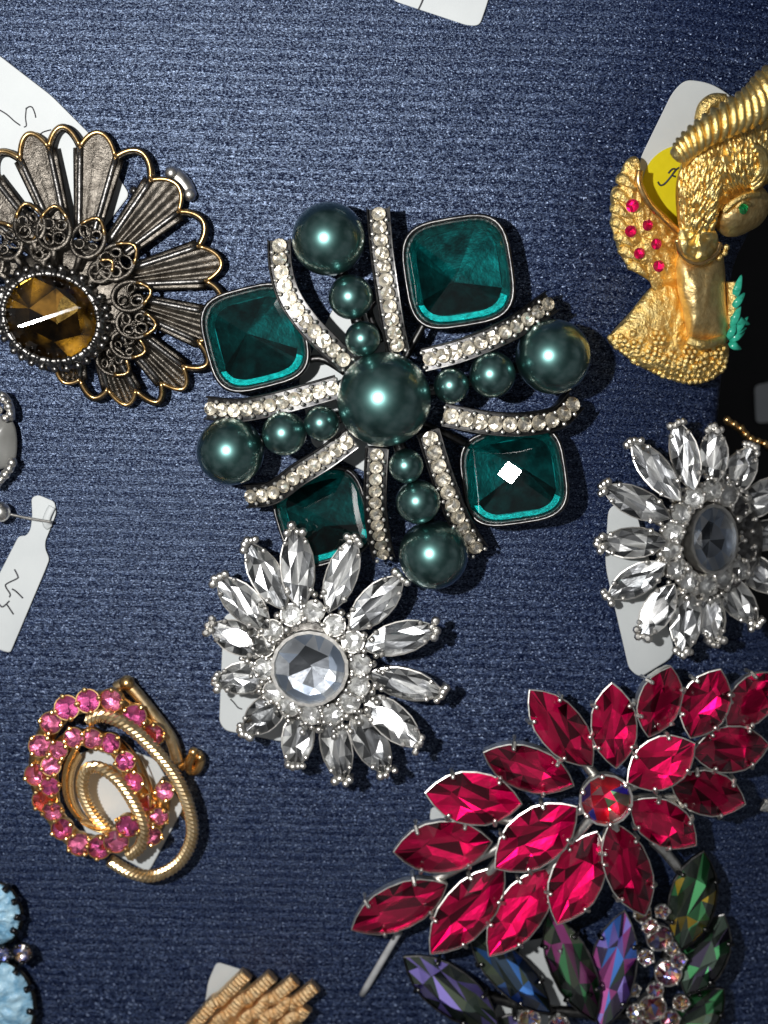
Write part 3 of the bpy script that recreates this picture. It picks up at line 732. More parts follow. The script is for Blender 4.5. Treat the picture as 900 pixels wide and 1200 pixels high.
def swirl():
    t = thing('swirl_brooch', 'gold wire swirl brooch set with rows of pink stones', 'brooch', 135, 915)
    Z = lambda x, y: (x/3.4615, y/3.4615+780)
    outer = [(622, 278, 5.5), (545, 205, 6.3), (452, 140, 7), (357, 143, 7.4), (272, 170, 7.6), (207, 232, 7.6), (163, 325, 7.4), (148, 442, 7), (182, 545, 6.6), (252, 662, 6.8), (322, 724, 7.2), (402, 738, 7.6), (472, 712, 8.2), (518, 650, 8.6)]
    inner = [(236, 342, 8.4), (300, 292, 8.6), (374, 296, 8.6), (446, 314, 8.4), (508, 388, 8.0), (541, 472, 7.4), (207, 406, 8.2), (204, 490, 8.0), (214, 592, 7.6), (668, 508, 6.0), (645, 612, 6.4), (618, 690, 6.4), (590, 560, 5.6)]
    for x, y, h in outer+inner:
        px, py = Z(x, y); r = 13.6 if (x, y, h) in outer else 11.8
        if x > 560 and y > 480: r = 11
        r *= random.uniform(0.92, 1.04)
        roundset(t, px, py, r, h, random.choice(['c_pink', 'c_pink', 'c_rose']), ['f_silver', 'f_grey', 'f_silver'], 'goldwarm', (random.uniform(-.18, .12), random.uniform(-.15, .15)), None, 4, 'small', 'stone_cup', 'pink_stone', 0.85, br=0.46)
    q = lambda L: [(*Z(x, y), h) for x, y, h in L]
    rope(t, q([(360, 225, 7.2), (420, 205, 8), (520, 245, 8.4), (630, 345, 8.4), (712, 450, 8.0), (765, 570, 7.2), (780, 690, 6.4), (730, 795, 5.6), (630, 852, 5.2), (530, 838, 5.2), (440, 785, 5.6)]), 0.95, 'rope_band')
    rope(t, q([(440, 672, 5.2), (372, 590, 5.8), (335, 500, 6.4), (350, 425, 7), (405, 415, 7.6), (480, 465, 8.0), (545, 560, 8.2), (580, 650, 8.0), (572, 728, 7.2), (520, 775, 6.4)]), 0.92, 'rope_band')
    ribbon(t, [Z(*p) for p in [(300, 320), (262, 390), (250, 480), (272, 570), (330, 640), (400, 672), (450, 665)]], 7.6, 3.0, 'gold_wall', 'goldwarm', (112, 930))
    ribbon(t, [Z(*p) for p in [(470, 275), (530, 340), (570, 420), (600, 500), (605, 570)]], 6.8, 3.8, 'gold_wall', 'goldwarm', (190, 925))
    part('setting_rail', *tube(line(q([(640, 300, 3.8), (545, 210, 4.4), (452, 145, 5), (357, 150, 5.2), (272, 178, 5.4), (212, 240, 5.4), (168, 330, 5.2), (155, 442, 5), (188, 545, 4.8), (255, 655, 5), (322, 716, 5.2), (402, 730, 5.6), (472, 704, 6.2)]), n=6), 1.5, 8), M_['goldwarm'], t, None, True)
    part('setting_rail', *tube(line(q([(600, 560, 4), (541, 472, 5.2), (508, 388, 5.8), (446, 314, 6.2), (374, 296, 6.4), (300, 292, 6.4), (236, 342, 6.2), (207, 406, 6), (204, 490, 5.8), (214, 592, 5.4)]), n=6), 1.3, 8), M_['goldwarm'], t, None, True)
    part('setting_rail', *tube(line(q([(690, 470, 3.6), (660, 520, 3.8), (645, 612, 4.2), (600, 710, 4.2)]), n=6), 1.4, 8), M_['goldwarm'], t, None, True)
    part('back_band', *tube(line(q([(470, 90, 2.5), (520, 80, 2.7), (600, 170, 3), (690, 290, 3), (720, 390, 3)]), n=6), 0.95, 8), M_['goldrope'], t, None, True)
    mb = MB(); c = [(735, 410, 2), (770, 385, 2.4), (800, 360, 2.6), (815, 385, 2.6), (800, 420, 2.4), (775, 425, 2.2), (765, 400, 2.8), (785, 355, 3.2)]
    mb.add(tube(line(q(c), n=6), 0.75, 8)); mb.add(ball(P(*Z(785, 350), 3.4), 0.8)); mb.add(ball(P(*Z(812, 372), 3.2), 0.7)); mb.out('clasp_catch', M_['goldwarm'], t)
    part('hinge_knob', *ball(P(*Z(515, 70), 3.2), 1.2, 10, 8), M_['goldwarm'], t, None, True)
    for x, y in ((357, 150), (180, 450), (402, 725), (660, 560), (760, 600)): stem(t, *Z(x, y), 4.6, 0.8, 'mount', 'goldwarm')
swirl()
tag([(88, 885), (130, 870), (182, 890), (215, 946), (174, 1022), (105, 985), (83, 935)], 'white price tag seen through the pink and gold swirl', h0=0.5, h1=0.9)

# ================================================================== the antique fan flower
def antique():
    t = thing('fan_flower_brooch', 'antique dark metal flower brooch with brass edged fan petals and amber centre stone', 'brooch', 92, 345)
    C = (92, 336)
    def pt(a, r, h=None):
        px, py = C[0]+r*math.cos(R(a)), C[1]-r*math.sin(R(a))
        return P(px, py, (6.0-0.017*r if h is None else h))
    pet = [(163, 's', 186), (149, 'o', 185), (135, 's', 185), (121, 'o', 183), (108, 's', 188), (96, 'o', 188), (82.5, 's', 182), (65.5, 'o', 174), (46, 's', 166), (27.5, 'o', 165), (9.5, 's', 170), (-4.5, 'o', 168),
           (-18, 's', 172), (-31, 'o', 176), (-43.5, 's', 172), (-55, 'o', 164), (-67, 's', 150), (-81, 'o', 132), (-97, 's', 114), (-115, 'o', 102), (-133, 's', 98)]
    n = len(pet)
    for i, (a, kd, r) in enumerate(pet):
        ap = pet[i-1][0] if i else a+14; rp = pet[i-1][2] if i else r
        an = pet[i+1][0] if i < n-1 else a-16; rn = pet[i+1][2] if i < n-1 else r
        aL, aR = (a+ap)/2, (a+an)/2; nL, nR = 0.885*(r+rp)/2, 0.885*(r+rn)/2
        def tipr(f):      # f from -1 (left notch) to 1 (right notch): a softly pointed tip
            nb = nL if f < 0 else nR
            return nb+(r-nb)*(1-abs(f)**1.9)
        rin = 62
        def ang(f): return a+(aL-a)*(-f) if f < 0 else a+(aR-a)*f
        tip = [pt(ang(f), tipr(f)) for f in [k/8-1 for k in range(17)]]
        up = Vector((0, 0, 0.25))
        if kd == 's':
            V = []; F = []; nf, nr = 24, 40
            for j in range(nr+1):
                for k in range(nf+1):
                    f = 2*k/nf-1; rr = rin+(tipr(f)-rin)*j/nr
                    fl = (0.05*math.cos(f*math.pi*2.5) if a > 60 else 0.26*math.cos(f*math.pi*2.5))*(1-0.3*j/nr)
                    p = pt(ang(f*0.96), rr); p.z += fl-0.25+0.035*math.sin(rr*1.3+k*0.5)
                    V.append(p)
            for j in range(nr):
                for k in range(nf):
                    b = j*(nf+1)+k; F.append((b, b+1, b+nf+2, b+nf+1))
            m = len(V); V += [v-Vector((0, 0, 0.5)) for v in V]
            F += [tuple(q+m for q in f)[::-1] for f in F]
            leaf = part('petal', V, F, M_['petal'], t, None, True)
        else:
            # open petal: flat rails leaving a window
            mb = MB()
            for f0, nb in ((-1, nL), (1, nR)):
                rail = []
                for j in range(9):
                    rr = rin+(nb-rin)*j/8; rail.append(pt(ang(f0*0.80), rr)-Vector((0, 0, 0.35)))
                mb.add(tube(rail, 0.62, 6, flat=0.35))
            mb.add(tube([p-Vector((0, 0, 0.2)) for p in tip], 0.55, 6, flat=0.5))
            leaf = mb.out('petal', M_['petal'], t)
        part('brass_edge', *tube([p+up for p in tip], 0.33, 7), M_['edge'], leaf, None, True)
        rail = [pt(aR, rin+(nR-rin)*j/8)+Vector((0, 0, 0.12)) for j in range(9)]
        part('side_rib', *tube(rail, 0.40, 7), M_['dsilver'], leaf, None, True)
    # dark plate under the filigree
    M = frame(84, 350, 5.2); k = S*0.97
    V = []; F = []; nn = 40
    for s, z in ((70, -0.8), (72, 0.2), (66, 0.7), (45, 1.2), (10, 1.4)):
        for i in range(nn): V.append(M @ Vector((s*k*math.cos(2*math.pi*i/nn), s*k*0.92*math.sin(2*math.pi*i/nn), z)))
    for q in range(4):
        for i in range(nn):
            j = (i+1) % nn; F.append((q*nn+i, q*nn+j, (q+1)*nn+j, (q+1)*nn+i))
    F.append(tuple(4*nn+i for i in range(nn)))
    part('base_plate', V, F, M_['petal'], t, None, True)
    # filigree leaves
    sc = (62, 372)
    for px, py, r, ht in [(-14, 308, 20, 7.0), (8, 284, 21, 7.4), (35, 264, 21, 7.8), (63, 270, 23, 8.2), (103, 281, 22, 7.8), (136, 307, 23, 7.4), (152, 347, 20, 7.0), (157, 379, 20, 6.6), (148, 404, 18, 6.4), (131, 423, 18, 6.2), (118, 318, 14, 8.2), (48, 292, 14, 8.4)]:
        d = Vector((px-sc[0], -(py-sc[1]))).normalized(); an = math.degrees(math.atan2(d.y, d.x))
        M = frame(px, py, ht, an, (d.x*0.25, d.y*0.25)); kk = r*pxmm(px, py, ht)
        out = []
        for q in range(20):
            f = 2*math.pi*q/20; x = math.cos(f)*1.0+0.30*max(math.cos(f), 0)**6; out.append(M @ Vector((x*kk, math.sin(f)*0.85*kk, 0)))
        mb = MB(); mb.add(tube(out, 0.34, 7, True))
        fr_ = random.Random(int(px*7+py)); nl = fr_.choice([3, 4, 4])
        for q in range(nl):
            f = 2*math.pi*(q+fr_.uniform(0.3, 0.7))/nl; lr = fr_.uniform(0.24, 0.40); cx_, cy_ = 0.52*kk*math.cos(f), 0.45*kk*math.sin(f); st_ = fr_.uniform(0.6, 1.0); rt = fr_.uniform(0, 3)
            mb.add(tube([M @ Vector((cx_+lr*kk*(math.cos(g_)*math.cos(rt)-st_*math.sin(g_)*math.sin(rt)), cy_+lr*kk*(math.cos(g_)*math.sin(rt)+st_*math.sin(g_)*math.cos(rt)), 0.05+0.15*math.sin(g_*2))) for g_ in [2*math.pi*w_/10 for w_ in range(10)]], fr_.uniform(0.16, 0.28), 6, True))
        for q in range(7):
            mb.add(ball(M @ Vector((0.12*kk*math.cos(q*2.4)*(q > 0), 0.12*kk*math.sin(q*2.4)*(q > 0), 0.2)), 0.22, 6, 5))
        mb.add(tube([M @ Vector((-0.9*kk, 0, 0)), M @ Vector((-1.6*kk, 0, -1.5))], 0.5, 6))
        lf = mb.out('filigree_leaf', M_['petal'], t)
        part('brass_edge', *tube([v+Vector((0, 0, 0.22)) for v in out[-3:]+out[:4]], 0.24, 6), M_['edge'], lf, None, True)
    # beaded crown bezel round the amber stone
    M = frame(60, 372, 10.5, -25, (0.018, 0.008), 0.96); k = pxmm(60, 372, 10.5); rx, ry = 56*k, 50*k
    mb = MB(); nn = 44; V = []; F = []
    prof = [(0.80, -5.0), (1.12, -3.2), (1.16, -1.4), (1.08, -0.1), (1.0, 0.35), (0.95, 0.1)]
    for s, z in prof:
        for i in range(nn):
            w = 1+0.035*math.cos(i*math.pi)*(z < 0); f = 2*math.pi*i/nn; V.append((s*w*rx*math.cos(f), s*w*ry*math.sin(f), z))
    for q in range(len(prof)-1):
        for i in range(nn):
            j = (i+1) % nn; F.append((q*nn+i, q*nn+j, (q+1)*nn+j, (q+1)*nn+i))
    mb.add((V, F))
    rnd = random.Random(3)
    for i in range(30):
        f = 2*math.pi*(i+rnd.uniform(-.2, .2))/30
        mb.add(ball((0.99*rx*math.cos(f), 0.99*ry*math.sin(f), 0.42), rnd.uniform(0.34, 0.5), 7, 5))
        mb.add(tube([(1.14*rx*math.cos(f), 1.14*ry*math.sin(f), -2.4), (1.08*rx*math.cos(f), 1.08*ry*math.sin(f), -0.2), (0.99*rx*math.cos(f), 0.99*ry*math.sin(f), 0.4)], [0.5, 0.42, 0.35], 6))
        mb.add(ball((1.17*rx*math.cos(f+.1), 1.17*ry*math.sin(f+.1), -1.3), 0.55, 7, 5))
    bz = mb.out('beaded_bezel', M_['dsilver'], t, M)
    # stone: roof shaped with a narrow bright ridge
    V = []; F = []; fm = []; n2 = 24
    g = [(math.cos(2*math.pi*i/n2)*0.97, math.sin(2*math.pi*i/n2)*0.97) for i in range(n2)]
    rot = R(48)
    def tz(x, y):
        v = -x*math.sin(rot)+y*math.cos(rot); return 1.9-1.3*max(abs(v)-0.05, 0)
    ring = [(x*0.74, y*0.74) for x, y in g]
    for x, y in g: V.append((x*rx, y*ry, 0.0))
    for x, y in ring: V.append((x*rx, y*ry, tz(x, y)))
    u = lambda s, v: ((s*math.cos(rot)-v*math.sin(rot)), (s*math.sin(rot)+v*math.cos(rot)))
    i0 = len(V)
    for s_, v_ in ((-0.62, 0.012), (0.62, 0.034), (0.62, -0.026), (-0.62, -0.012)):
        x, y = u(s_, v_); V.append((x*rx, y*ry, 1.9))
    for i in range(n2):
        j = (i+1) % n2; F.append((i, j, n2+j, n2+i)); fm.append(0)
    F.append((i0+3, i0+2, i0+1, i0)); fm.append(0)
    lo = [i for i in range(n2) if (-ring[i][0]*math.sin(rot)+ring[i][1]*math.cos(rot)) > 0.0]
    hi = [i for i in range(n2) if i not in lo]
    def chain(ix):
        ix = sorted(ix); 
        for q in range(len(ix)):
            r_ = ix[q:]+ix[:q]
            if all((r_[k+1]-r_[k]) % n2 == 1 for k in range(len(r_)-1)): return r_
    cl, ch = chain(lo), chain(hi)
    F.append(tuple(n2+i for i in cl)+(i0, i0+1)); fm.append(0)
    F.append(tuple(n2+i for i in ch)+(i0+2, i0+3)); fm.append(0)
    F.append((n2+cl[-1], n2+ch[0], i0+3, i0)); F.append((n2+ch[-1], n2+cl[0], i0+1, i0+2)); fm += [0, 0]
    b0 = len(V)
    for x, y in g: V.append((x*0.985*rx, y*0.985*ry, -0.2))
    for q in range(6):
        f = 2*math.pi*q/6; V.append((0.62*rx*math.cos(f)+rnd.uniform(-.8, .8), 0.62*ry*math.sin(f)+rnd.uniform(-.8, .8), -2.6+rnd.uniform(-.8, .8)))
    V.append((0.6, -0.4, -3.6)); b1 = b0+n2
    for q in range(6):
        F += [tuple(b0+(q*4+w_) % n2 for w_ in range(5))+(b1+(q+1) % 6, b1+q), (b1+q, b1+(q+1) % 6, b1+6)]; fm += [1, 2]
    part('amber_stone', V, F, [M_['c_amber'], M_['f_amber'], M_['f_brown']], bz, M, False, fm)
    stem(t, 80, 350, 5, 4.0, 'pin_mount', 'dsilver')
    for a in (60, 0, -50, 110): 
        p = pt(a, 130); stem(t, C[0]+130*math.cos(R(a)), C[1]-130*math.sin(R(a)), 3.2, 0.5, 'mount', 'dsilver')
    c = thing('clear_ear_nut', 'small clear plastic clutch peeking out behind the antique fan flower', 'clasp', 208, 222)
    mb = MB(); mb.add(tube(line([(196, 200, 1.0), (212, 212, 1.0), (226, 232, 1.0)], n=4), [0.6, 0.9, 1.1, 1.2, 1.2, 1.2, 1.1, 0.9, 0.7], 8)); mb.add(ball(P(201, 203, 1.6), 1.0)); mb.add(ball(P(222, 228, 1.6), 1.0)); mb.out('clutch_body', M_['silver'], c)
antique()
tag([(-40, 60), (-5, 62), (60, 112), (108, 160), (152, 228), (118, 272), (60, 262), (-40, 190)], 'white price tag with pen strokes under the antique fan flower',
    [[(-2, 128), (8, 134), (17, 142), (24, 147)], [(31, 126), (30, 138), (31, 147), (28, 149)], [(30, 128), (34, 125), (38, 126), (41, 133), (42, 138)], [(44, 161), (50, 155), (60, 152)]], h0=0.2, h1=0.6, w=0.10)

# ================================================================== the gold winged figure
def inside(poly, x, y):
    c = False; j = len(poly)-1
    for i in range(len(poly)):
        (xi, yi), (xj, yj) = poly[i], poly[j]
        if (yi > y) != (yj > y) and x < (xj-xi)*(y-yi)/(yj-yi)+xi: c = not c
        j = i
    return c
def relief(name, outline, hbase, hf, mat, parent, rings=14, sub=7, centre=None):
    ol = [(v.x, v.y) for v in crom([Vector((x, y)) for x, y in outline], sub, True)]; n = len(ol)
    c = centre or (sum(p[0] for p in ol)/n, sum(p[1] for p in ol)/n)
    V = [P(x, y, hbase) for x, y in ol]; F = []
    for q in range(rings):
        s = 1-(q/rings)**1.15
        for x, y in ol:
            X, Y = c[0]+(x-c[0])*s, c[1]+(y-c[1])*s
            V.append(P(X, Y, hf(X, Y, s)))
    V.append(P(c[0], c[1], hf(c[0], c[1], 0)))
    for q in range(rings):
        for i in range(n):
            j = (i+1) % n; F.append((q*n+i, (q+1)*n+i, (q+1)*n+j, q*n+j))
    L = len(V)-1
    for i in range(n): F.append((rings*n+i, L, rings*n+(i+1) % n))
    F.append(tuple(range(n)))
    return part(name, V, F, M_[mat], parent, None, True)
nzf = lambda x, y, s: noise.noise(Vector((x*s, y*s, 3.7)))
def figure():
    t = thing('winged_figure_brooch', 'textured gold winged figure brooch with red stones in its wing and a green eye', 'brooch', 800, 330)
    dome = lambda s, e=2.2: max(0.0, 1-s**e)**0.6
    # wing
    wing = [(744, 183), (750, 192), (748, 215), (760, 238), (775, 254), (797, 274), (803, 305), (795, 332), (768, 344), (760, 329), (737, 314), (724, 293), (720, 278), (715, 262), (717, 246), (715, 232), (718, 220), (726, 215), (727, 202), (734, 188)]
    wh = lambda x, y, s: 6.0+1.5*dome(s)+0.55*nzf(x, y, .16)+0.30*nzf(x, y, .4)
    w = relief('wing', wing, 3.5, wh, 'gold', t, centre=(752, 278))
    part('wing_rim', *tube(line([(749, 200, 7.2), (749, 216, 7.6), (761, 239, 8.0), (777, 255, 8.2), (797, 274, 8.6)], n=6), 0.55, 8), M_['goldwarm'], w, None, True)
    for px, py in ((724, 208), (719, 226), (717, 242), (717, 258), (721, 275), (726, 291), (737, 309)):
        part('feather_tip', *tube(line([(px-1, py, 6.0), (px+8, py+3, 7.2), (px+22, py+14, 7.4)], n=4), [0.4, 0.7, 0.85, 0.85, .8, .7, .55, .4, .2], 8, flat=0.6), M_['gold'], w, None, True)
    for px, py, r in ((741, 241, 7.5), (759, 264, 6.5), (739, 271, 7), (769, 286, 6.5), (749, 297, 6.5), (772, 312, 7)):
        gem('red_stone', 'small', frame(px, py, 8.2, random.uniform(0, 90), (random.uniform(-.1, .1), random.uniform(-.1, .1)), 0.9 if px == 741 else None), (r*S*0.95,)*3, 'c_ruby', 'f_silver', w)
    # skirt with rows of grains
    skirt = [(766, 334), (790, 330), (806, 350), (812, 385), (835, 398), (852, 402), (854, 416), (848, 434), (832, 446), (810, 450), (782, 444), (747, 428), (724, 410), (713, 396), (738, 366)]
    sh = lambda x, y, s: 5.4+2.2*dome(s, 3)+0.45*nzf(x, y, .13)+0.25*nzf(x, y, .35)
    sk = relief('skirt', skirt, 2.0, sh, 'gold', t, centre=(790, 400))
    rnd = random.Random(5); mb = MB()
    rim = [Vector(p) for p in ((713, 396), (724, 409), (747, 427), (782, 443), (810, 449), (832, 445), (848, 433), (853, 416))]
    cc = Vector((792, 385))
    for row in range(5):
        pts = [p+(cc-p).normalized()*(2.5+row*6.3) for p in rim]; path = crom(pts, 20); acc = 0
        sp = resample([Vector((v.x, v.y, 0)) for v in path], 6.4)
        for v in sp[row % 2:]:
            if row >= 3 and rnd.random() < 0.35: continue
            x, y = v.x+rnd.uniform(-1, 1), v.y+rnd.uniform(-1, 1)
            mb.add(ball(P(x, y, 5.9+min(row, 3)*0.55), rnd.uniform(0.42, 0.62), 8, 6))
    for cx, cy in ((772, 396), (808, 412), (842, 408)):
        for k in range(7):
            a = k*math.pi/3; rr = 0 if k == 6 else 6.5
            mb.add(ball(P(cx+rr*math.cos(a), cy+rr*math.sin(a), 8.2), 0.42, 8, 6))
    g = mb.out('grain_border', M_['gold'], sk); g['kind'] = 'stuff'
    # robe column
    robe = [(798, 296), (842, 292), (849, 312), (851, 350), (855, 394), (846, 403), (826, 406), (808, 402), (801, 370), (793, 330)]
    relief('robe', robe, 4.0, lambda x, y, s: 7.5+4.0*dome(s, 2)+0.25*nzf(x, y, .07)+0.06*math.sin(x*0.42+0.05*y), 'goldsmooth', t, centre=(824, 350))
    part('robe_hem', *tube(line([(806, 398, 9.5), (824, 404, 10.5), (846, 398, 9.5)], n=6), 0.7, 8), M_['gold'], t, None, True)
    # head: hair mass, face, fringe
    face = [(842, 246), (866, 226), (890, 218), (902, 232), (900, 250), (891, 263), (880, 270), (864, 277), (848, 276), (838, 264)]
    fc = relief('face', face, 6.0, lambda x, y, s: 10.0+4.6*dome(s, 2)+0.12*nzf(x, y, .2), 'goldsmooth', t, centre=(868, 250))
    gem('eye', 'small', frame(871, 244, 15.0, 10, (0.12, 0)), (0.72, 0.85, 0.7), 'c_eye', 'f_silver', fc)
    part('eyelid', *tube(line([(863, 243, 14.7), (870, 236, 15.1), (879, 240, 14.8)], n=5), 0.3, 6), M_['gold'], fc, None, True)
    part('brow', *tube(line([(848, 248, 14.2), (860, 236, 15.0), (876, 229, 15.2), (890, 228, 14.6)], n=5), 0.42, 7), M_['gold'], fc, None, True)
    hair = [(798, 190), (806, 172), (828, 160), (858, 148), (886, 140), (912, 134), (918, 170), (910, 205), (898, 216), (882, 226), (866, 230), (850, 242), (841, 252), (838, 268), (832, 282), (812, 286), (799, 276), (793, 250), (792, 218)]
    hh = lambda x, y, s: 10.5+5.2*dome(s, 2.4)+0.25*nzf(x, y, .12)
    cen = (845, 200)
    hr = relief('hair', hair, 5.0, hh, 'goldhair', t, centre=cen)
    olh = [(v.x, v.y) for v in crom([Vector(p) for p in hair], 7, True)]
    def sval(x, y):
        lo, hi = 0.0, 6.0
        dx, dy = x-cen[0], y-cen[1]
        for _ in range(14):
            m = (lo+hi)/2
            if inside(olh, cen[0]+dx*m, cen[1]+dy*m): lo = m
            else: hi = m
        return min(1/max(lo, 1e-3), 1.05)
    rnd = random.Random(11); mb = MB()
    for q in range(620):
        x, y = rnd.uniform(794, 912), rnd.uniform(140, 276)
        if not inside(olh, x, y): continue
        pts = []; X, Y = x, y; L = rnd.randint(6, 11); ph = rnd.uniform(0, 6.28); cu = rnd.uniform(0.2, 0.65)
        for k in range(L):
            if not inside(olh, X, Y): break
            sv = sval(X, Y); pts.append((X, Y, hh(X, Y, sv)+0.10+0.25*math.sin(ph+k*0.8)))
            # locks run from the crown down towards the neck and forehead, waving as they go
            tx, ty = (816-X, 310-Y) if X < 848 else (892-X, 262-Y)
            an = math.atan2(ty, tx)+cu*math.sin(ph+k*1.15)
            X += 3.4*math.cos(an); Y += 3.4*math.sin(an)
        if len(pts) >= 3:
            pp = [P(*p) for p in pts]; m = len(pp); r0 = rnd.uniform(0.17, 0.33)
            mb.add(tube(pp, [r0*(0.35+0.65*math.sin(math.pi*(k+0.5)/m)) for k in range(m)], 6))
    lk = mb.out('hair_locks', M_['goldhair'], hr); lk['kind'] = 'stuff'
    for k, off in enumerate((0, 5, 10)):
        part('fringe_curl', *tube(line([(880+off*.6, 170+off, 15.6), (893-off*.3, 178+off*.5, 15.6), (897-off*.5, 195, 15.4), (892-off*.6, 212-off*.6, 14.8), (880, 222-off, 14.2)], n=6), 0.5, 7), M_['goldhair'], hr, None, True)
    # lobed collar bow below the hair
    bow = [(794, 274), (806, 266), (824, 264), (838, 270), (842, 284), (836, 297), (823, 306), (811, 306), (800, 298)]
    b = relief('collar', bow, 9.0, lambda x, y, s: 12.9+0.8*dome(s, 3)+0.45*nzf(x, y, .16)+0.30*math.sin(6*math.atan2(y-270, x-818)), 'goldhair', t, centre=(818, 284))
    part('collar_rim', *tube(line([(793, 280, 11.8), (799, 297, 11.8), (811, 307, 11.8), (823, 307, 11.8), (837, 298, 11.8), (843, 284, 11.8)], n=6), 0.5, 8), M_['goldwarm'], b, None, True)
    mb = MB()
    for px, py in ((849, 296), (843, 302), (851, 290)): mb.add(ball(P(px, py, 11.2), 0.5, 8, 6))
    mb.out('collar_grain', M_['gold'], t)
    # twisted braid over the head
    ax = line([(794, 184, 13.2), (806, 170, 14.5), (828, 153, 15.5), (857, 137, 16.2), (880, 124, 16.6), (900, 106, 16.6), (922, 88, 16.0)], n=16); n = len(ax)
    core = [1.25+1.0*min(i/(n*0.75), 1) for i in range(n)]
    br = part('braid', *tube(ax, core, 10), M_['goldhair'], t, None, True)
    for i in range(17):
        f = 0.03+0.94*(i/16)**1.0; k = f*(n-3); j = int(k); p = ax[j].lerp(ax[j+1], k-j); td = (ax[min(j+2, n-1)]-ax[max(j-1, 0)]).normalized(); sd = td.cross(Vector((0, 0, 1))).normalized(); r = core[j]
        arc = []
        for q in range(9):
            a = math.pi*(q/8); sh_ = (q/8-0.5)*2.6*r
            arc.append(p+sd*(math.cos(a)*r*1.10)+Vector((0, 0, math.sin(a)*r*1.10))+td*(sh_*0.55))
        part('braid_strand', *tube(arc, [0.16*r, .24*r, .30*r, .33*r, .34*r, .33*r, .30*r, .24*r, .16*r], 7), M_['goldhair'], br, None, True)
    part('back_finial', *tube(line([(822, 140, 8), (826, 126, 8.5), (836, 118, 8.5), (848, 118, 8.5)], n=5), 1.0, 8), M_['gold'], t, None, True)
    # enamelled sprig
    part('sprig_stem', *tube(line([(858, 330, 8.5), (859, 350, 8.5), (858, 372, 8.2), (860, 395, 7.8)], n=5), 0.9, 8), M_['gold'], t, None, True)
    for (x0, y0, x1, y1, wd) in [(860, 352, 869, 322, .62), (858, 362, 873, 343, .60), (856, 372, 879, 380, .62), (857, 384, 868, 358, .62), (856, 396, 877, 371, .55), (855, 400, 873, 388, .62), (854, 402, 869, 409, .6), (853, 398, 863, 378, .6), (860, 345, 866, 333, .5), (858, 391, 875, 384, .5)]:
        part('enamel_leaf', *tube(line([(x0, y0, 8.8), ((x0+x1)/2, (y0+y1)/2, 9.8), (x1, y1, 9.2)], n=5), [wd*.35, wd*.55, wd*.8, wd*.95, wd, wd, wd*.9, wd*.75, wd*.55, wd*.35, wd*.12], 7, flat=0.45), M_['enamel'], t, None, True)
    for px, py, h in ((750, 270, 4), (780, 400, 4), (825, 350, 6), (845, 200, 6)): stem(t, px, py, h, 1.6, 'mount', 'goldwarm')
figure()
tg = tag([(803, 93), (832, 97), (860, 114), (872, 150), (838, 262), (790, 276), (747, 226), (748, 190), (788, 108)], 'white price tag with yellow sticker behind the gold winged figure', h0=0.5, h1=0.9, r=16)
hit = HITS[tg]
V = [hit(800+47*math.cos(2*math.pi*i/48), 217+47*math.sin(2*math.pi*i/48), 0.98) for i in range(48)]
V = [hit(800+47*math.cos(2*math.pi*i/48), 217+47*math.sin(2*math.pi*i/48), 0.9) for i in range(48)]+V
part('yellow_sticker', V, [tuple(48+i for i in range(48))]+[(i, (i+1) % 48, 48+(i+1) % 48, 48+i) for i in range(48)], M_['yellow'], tg)
ink(tg, [[(771, 213), (774, 217), (779, 215), (786, 207), (791, 200), (796, 196)], [(783, 203), (788, 198), (792, 199), (788, 205), (792, 207)]], 1.02, 0.14, hit)

# ================================================================== things cut by the frame
def blue_brooch():
    t = thing('blue_stone_brooch', 'pale blue rough stone brooch with dark claw setting and small aurora crystal', 'brooch', 0, 1120)
    for ol, c, sd in (([(-70, 1050), (-30, 1030), (0, 1036), (14, 1046), (23, 1066), (22, 1084), (14, 1100), (-10, 1108), (-60, 1100)], (-20, 1070), 1), ([(-70, 1140), (-20, 1124), (10, 1130), (28, 1146), (38, 1172), (36, 1200), (20, 1225), (-50, 1230)], (-10, 1175), 2)):
        bz = relief('bezel', [(c[0]+(x-c[0])*1.10, c[1]+(y-c[1])*1.07) for x, y in ol], 1.5, lambda x, y, s: 4.0+0.3*(1-s), 'gun', t, 4, 6, c)
        relief('rough_stone', ol, 3.5, lambda x, y, s: 5.2+1.6*max(0, 1-s**3)+0.8*nzf(x+sd*90, y, .13)+0.6*nzf(x, y+sd*40, .33), 'blueice', bz, 10, 6, c)
        ol2 = crom([Vector(p) for p in ol], 4, True)
        for v in ol2[6:26:4]:
            d = (Vector(c)-v).normalized(); part('claw', *tube(line([(v.x-d.x*3, v.y-d.y*3, 3.0), (v.x, v.y, 5.6), (v.x+d.x*6, v.y+d.y*6, 6.4)], n=4), 0.5, 7), M_['gun'], bz, None, True)
    roundset(t, 26, 1117, 11, 6.2, 'c_clear', ['al0', 'al1', 'al2', 'al0'], 'gun', beads=5, kind='small', name='crystal_cup', stone='crystal')
    roundset(t, 4, 1118, 9, 6.0, 'c_clear', ['al0', 'al2', 'al0'], 'gun', beads=5, kind='small', name='crystal_cup', stone='crystal')
    for px, py in ((5, 1070), (10, 1170)): stem(t, px, py, 3, 2.0)
blue_brooch()
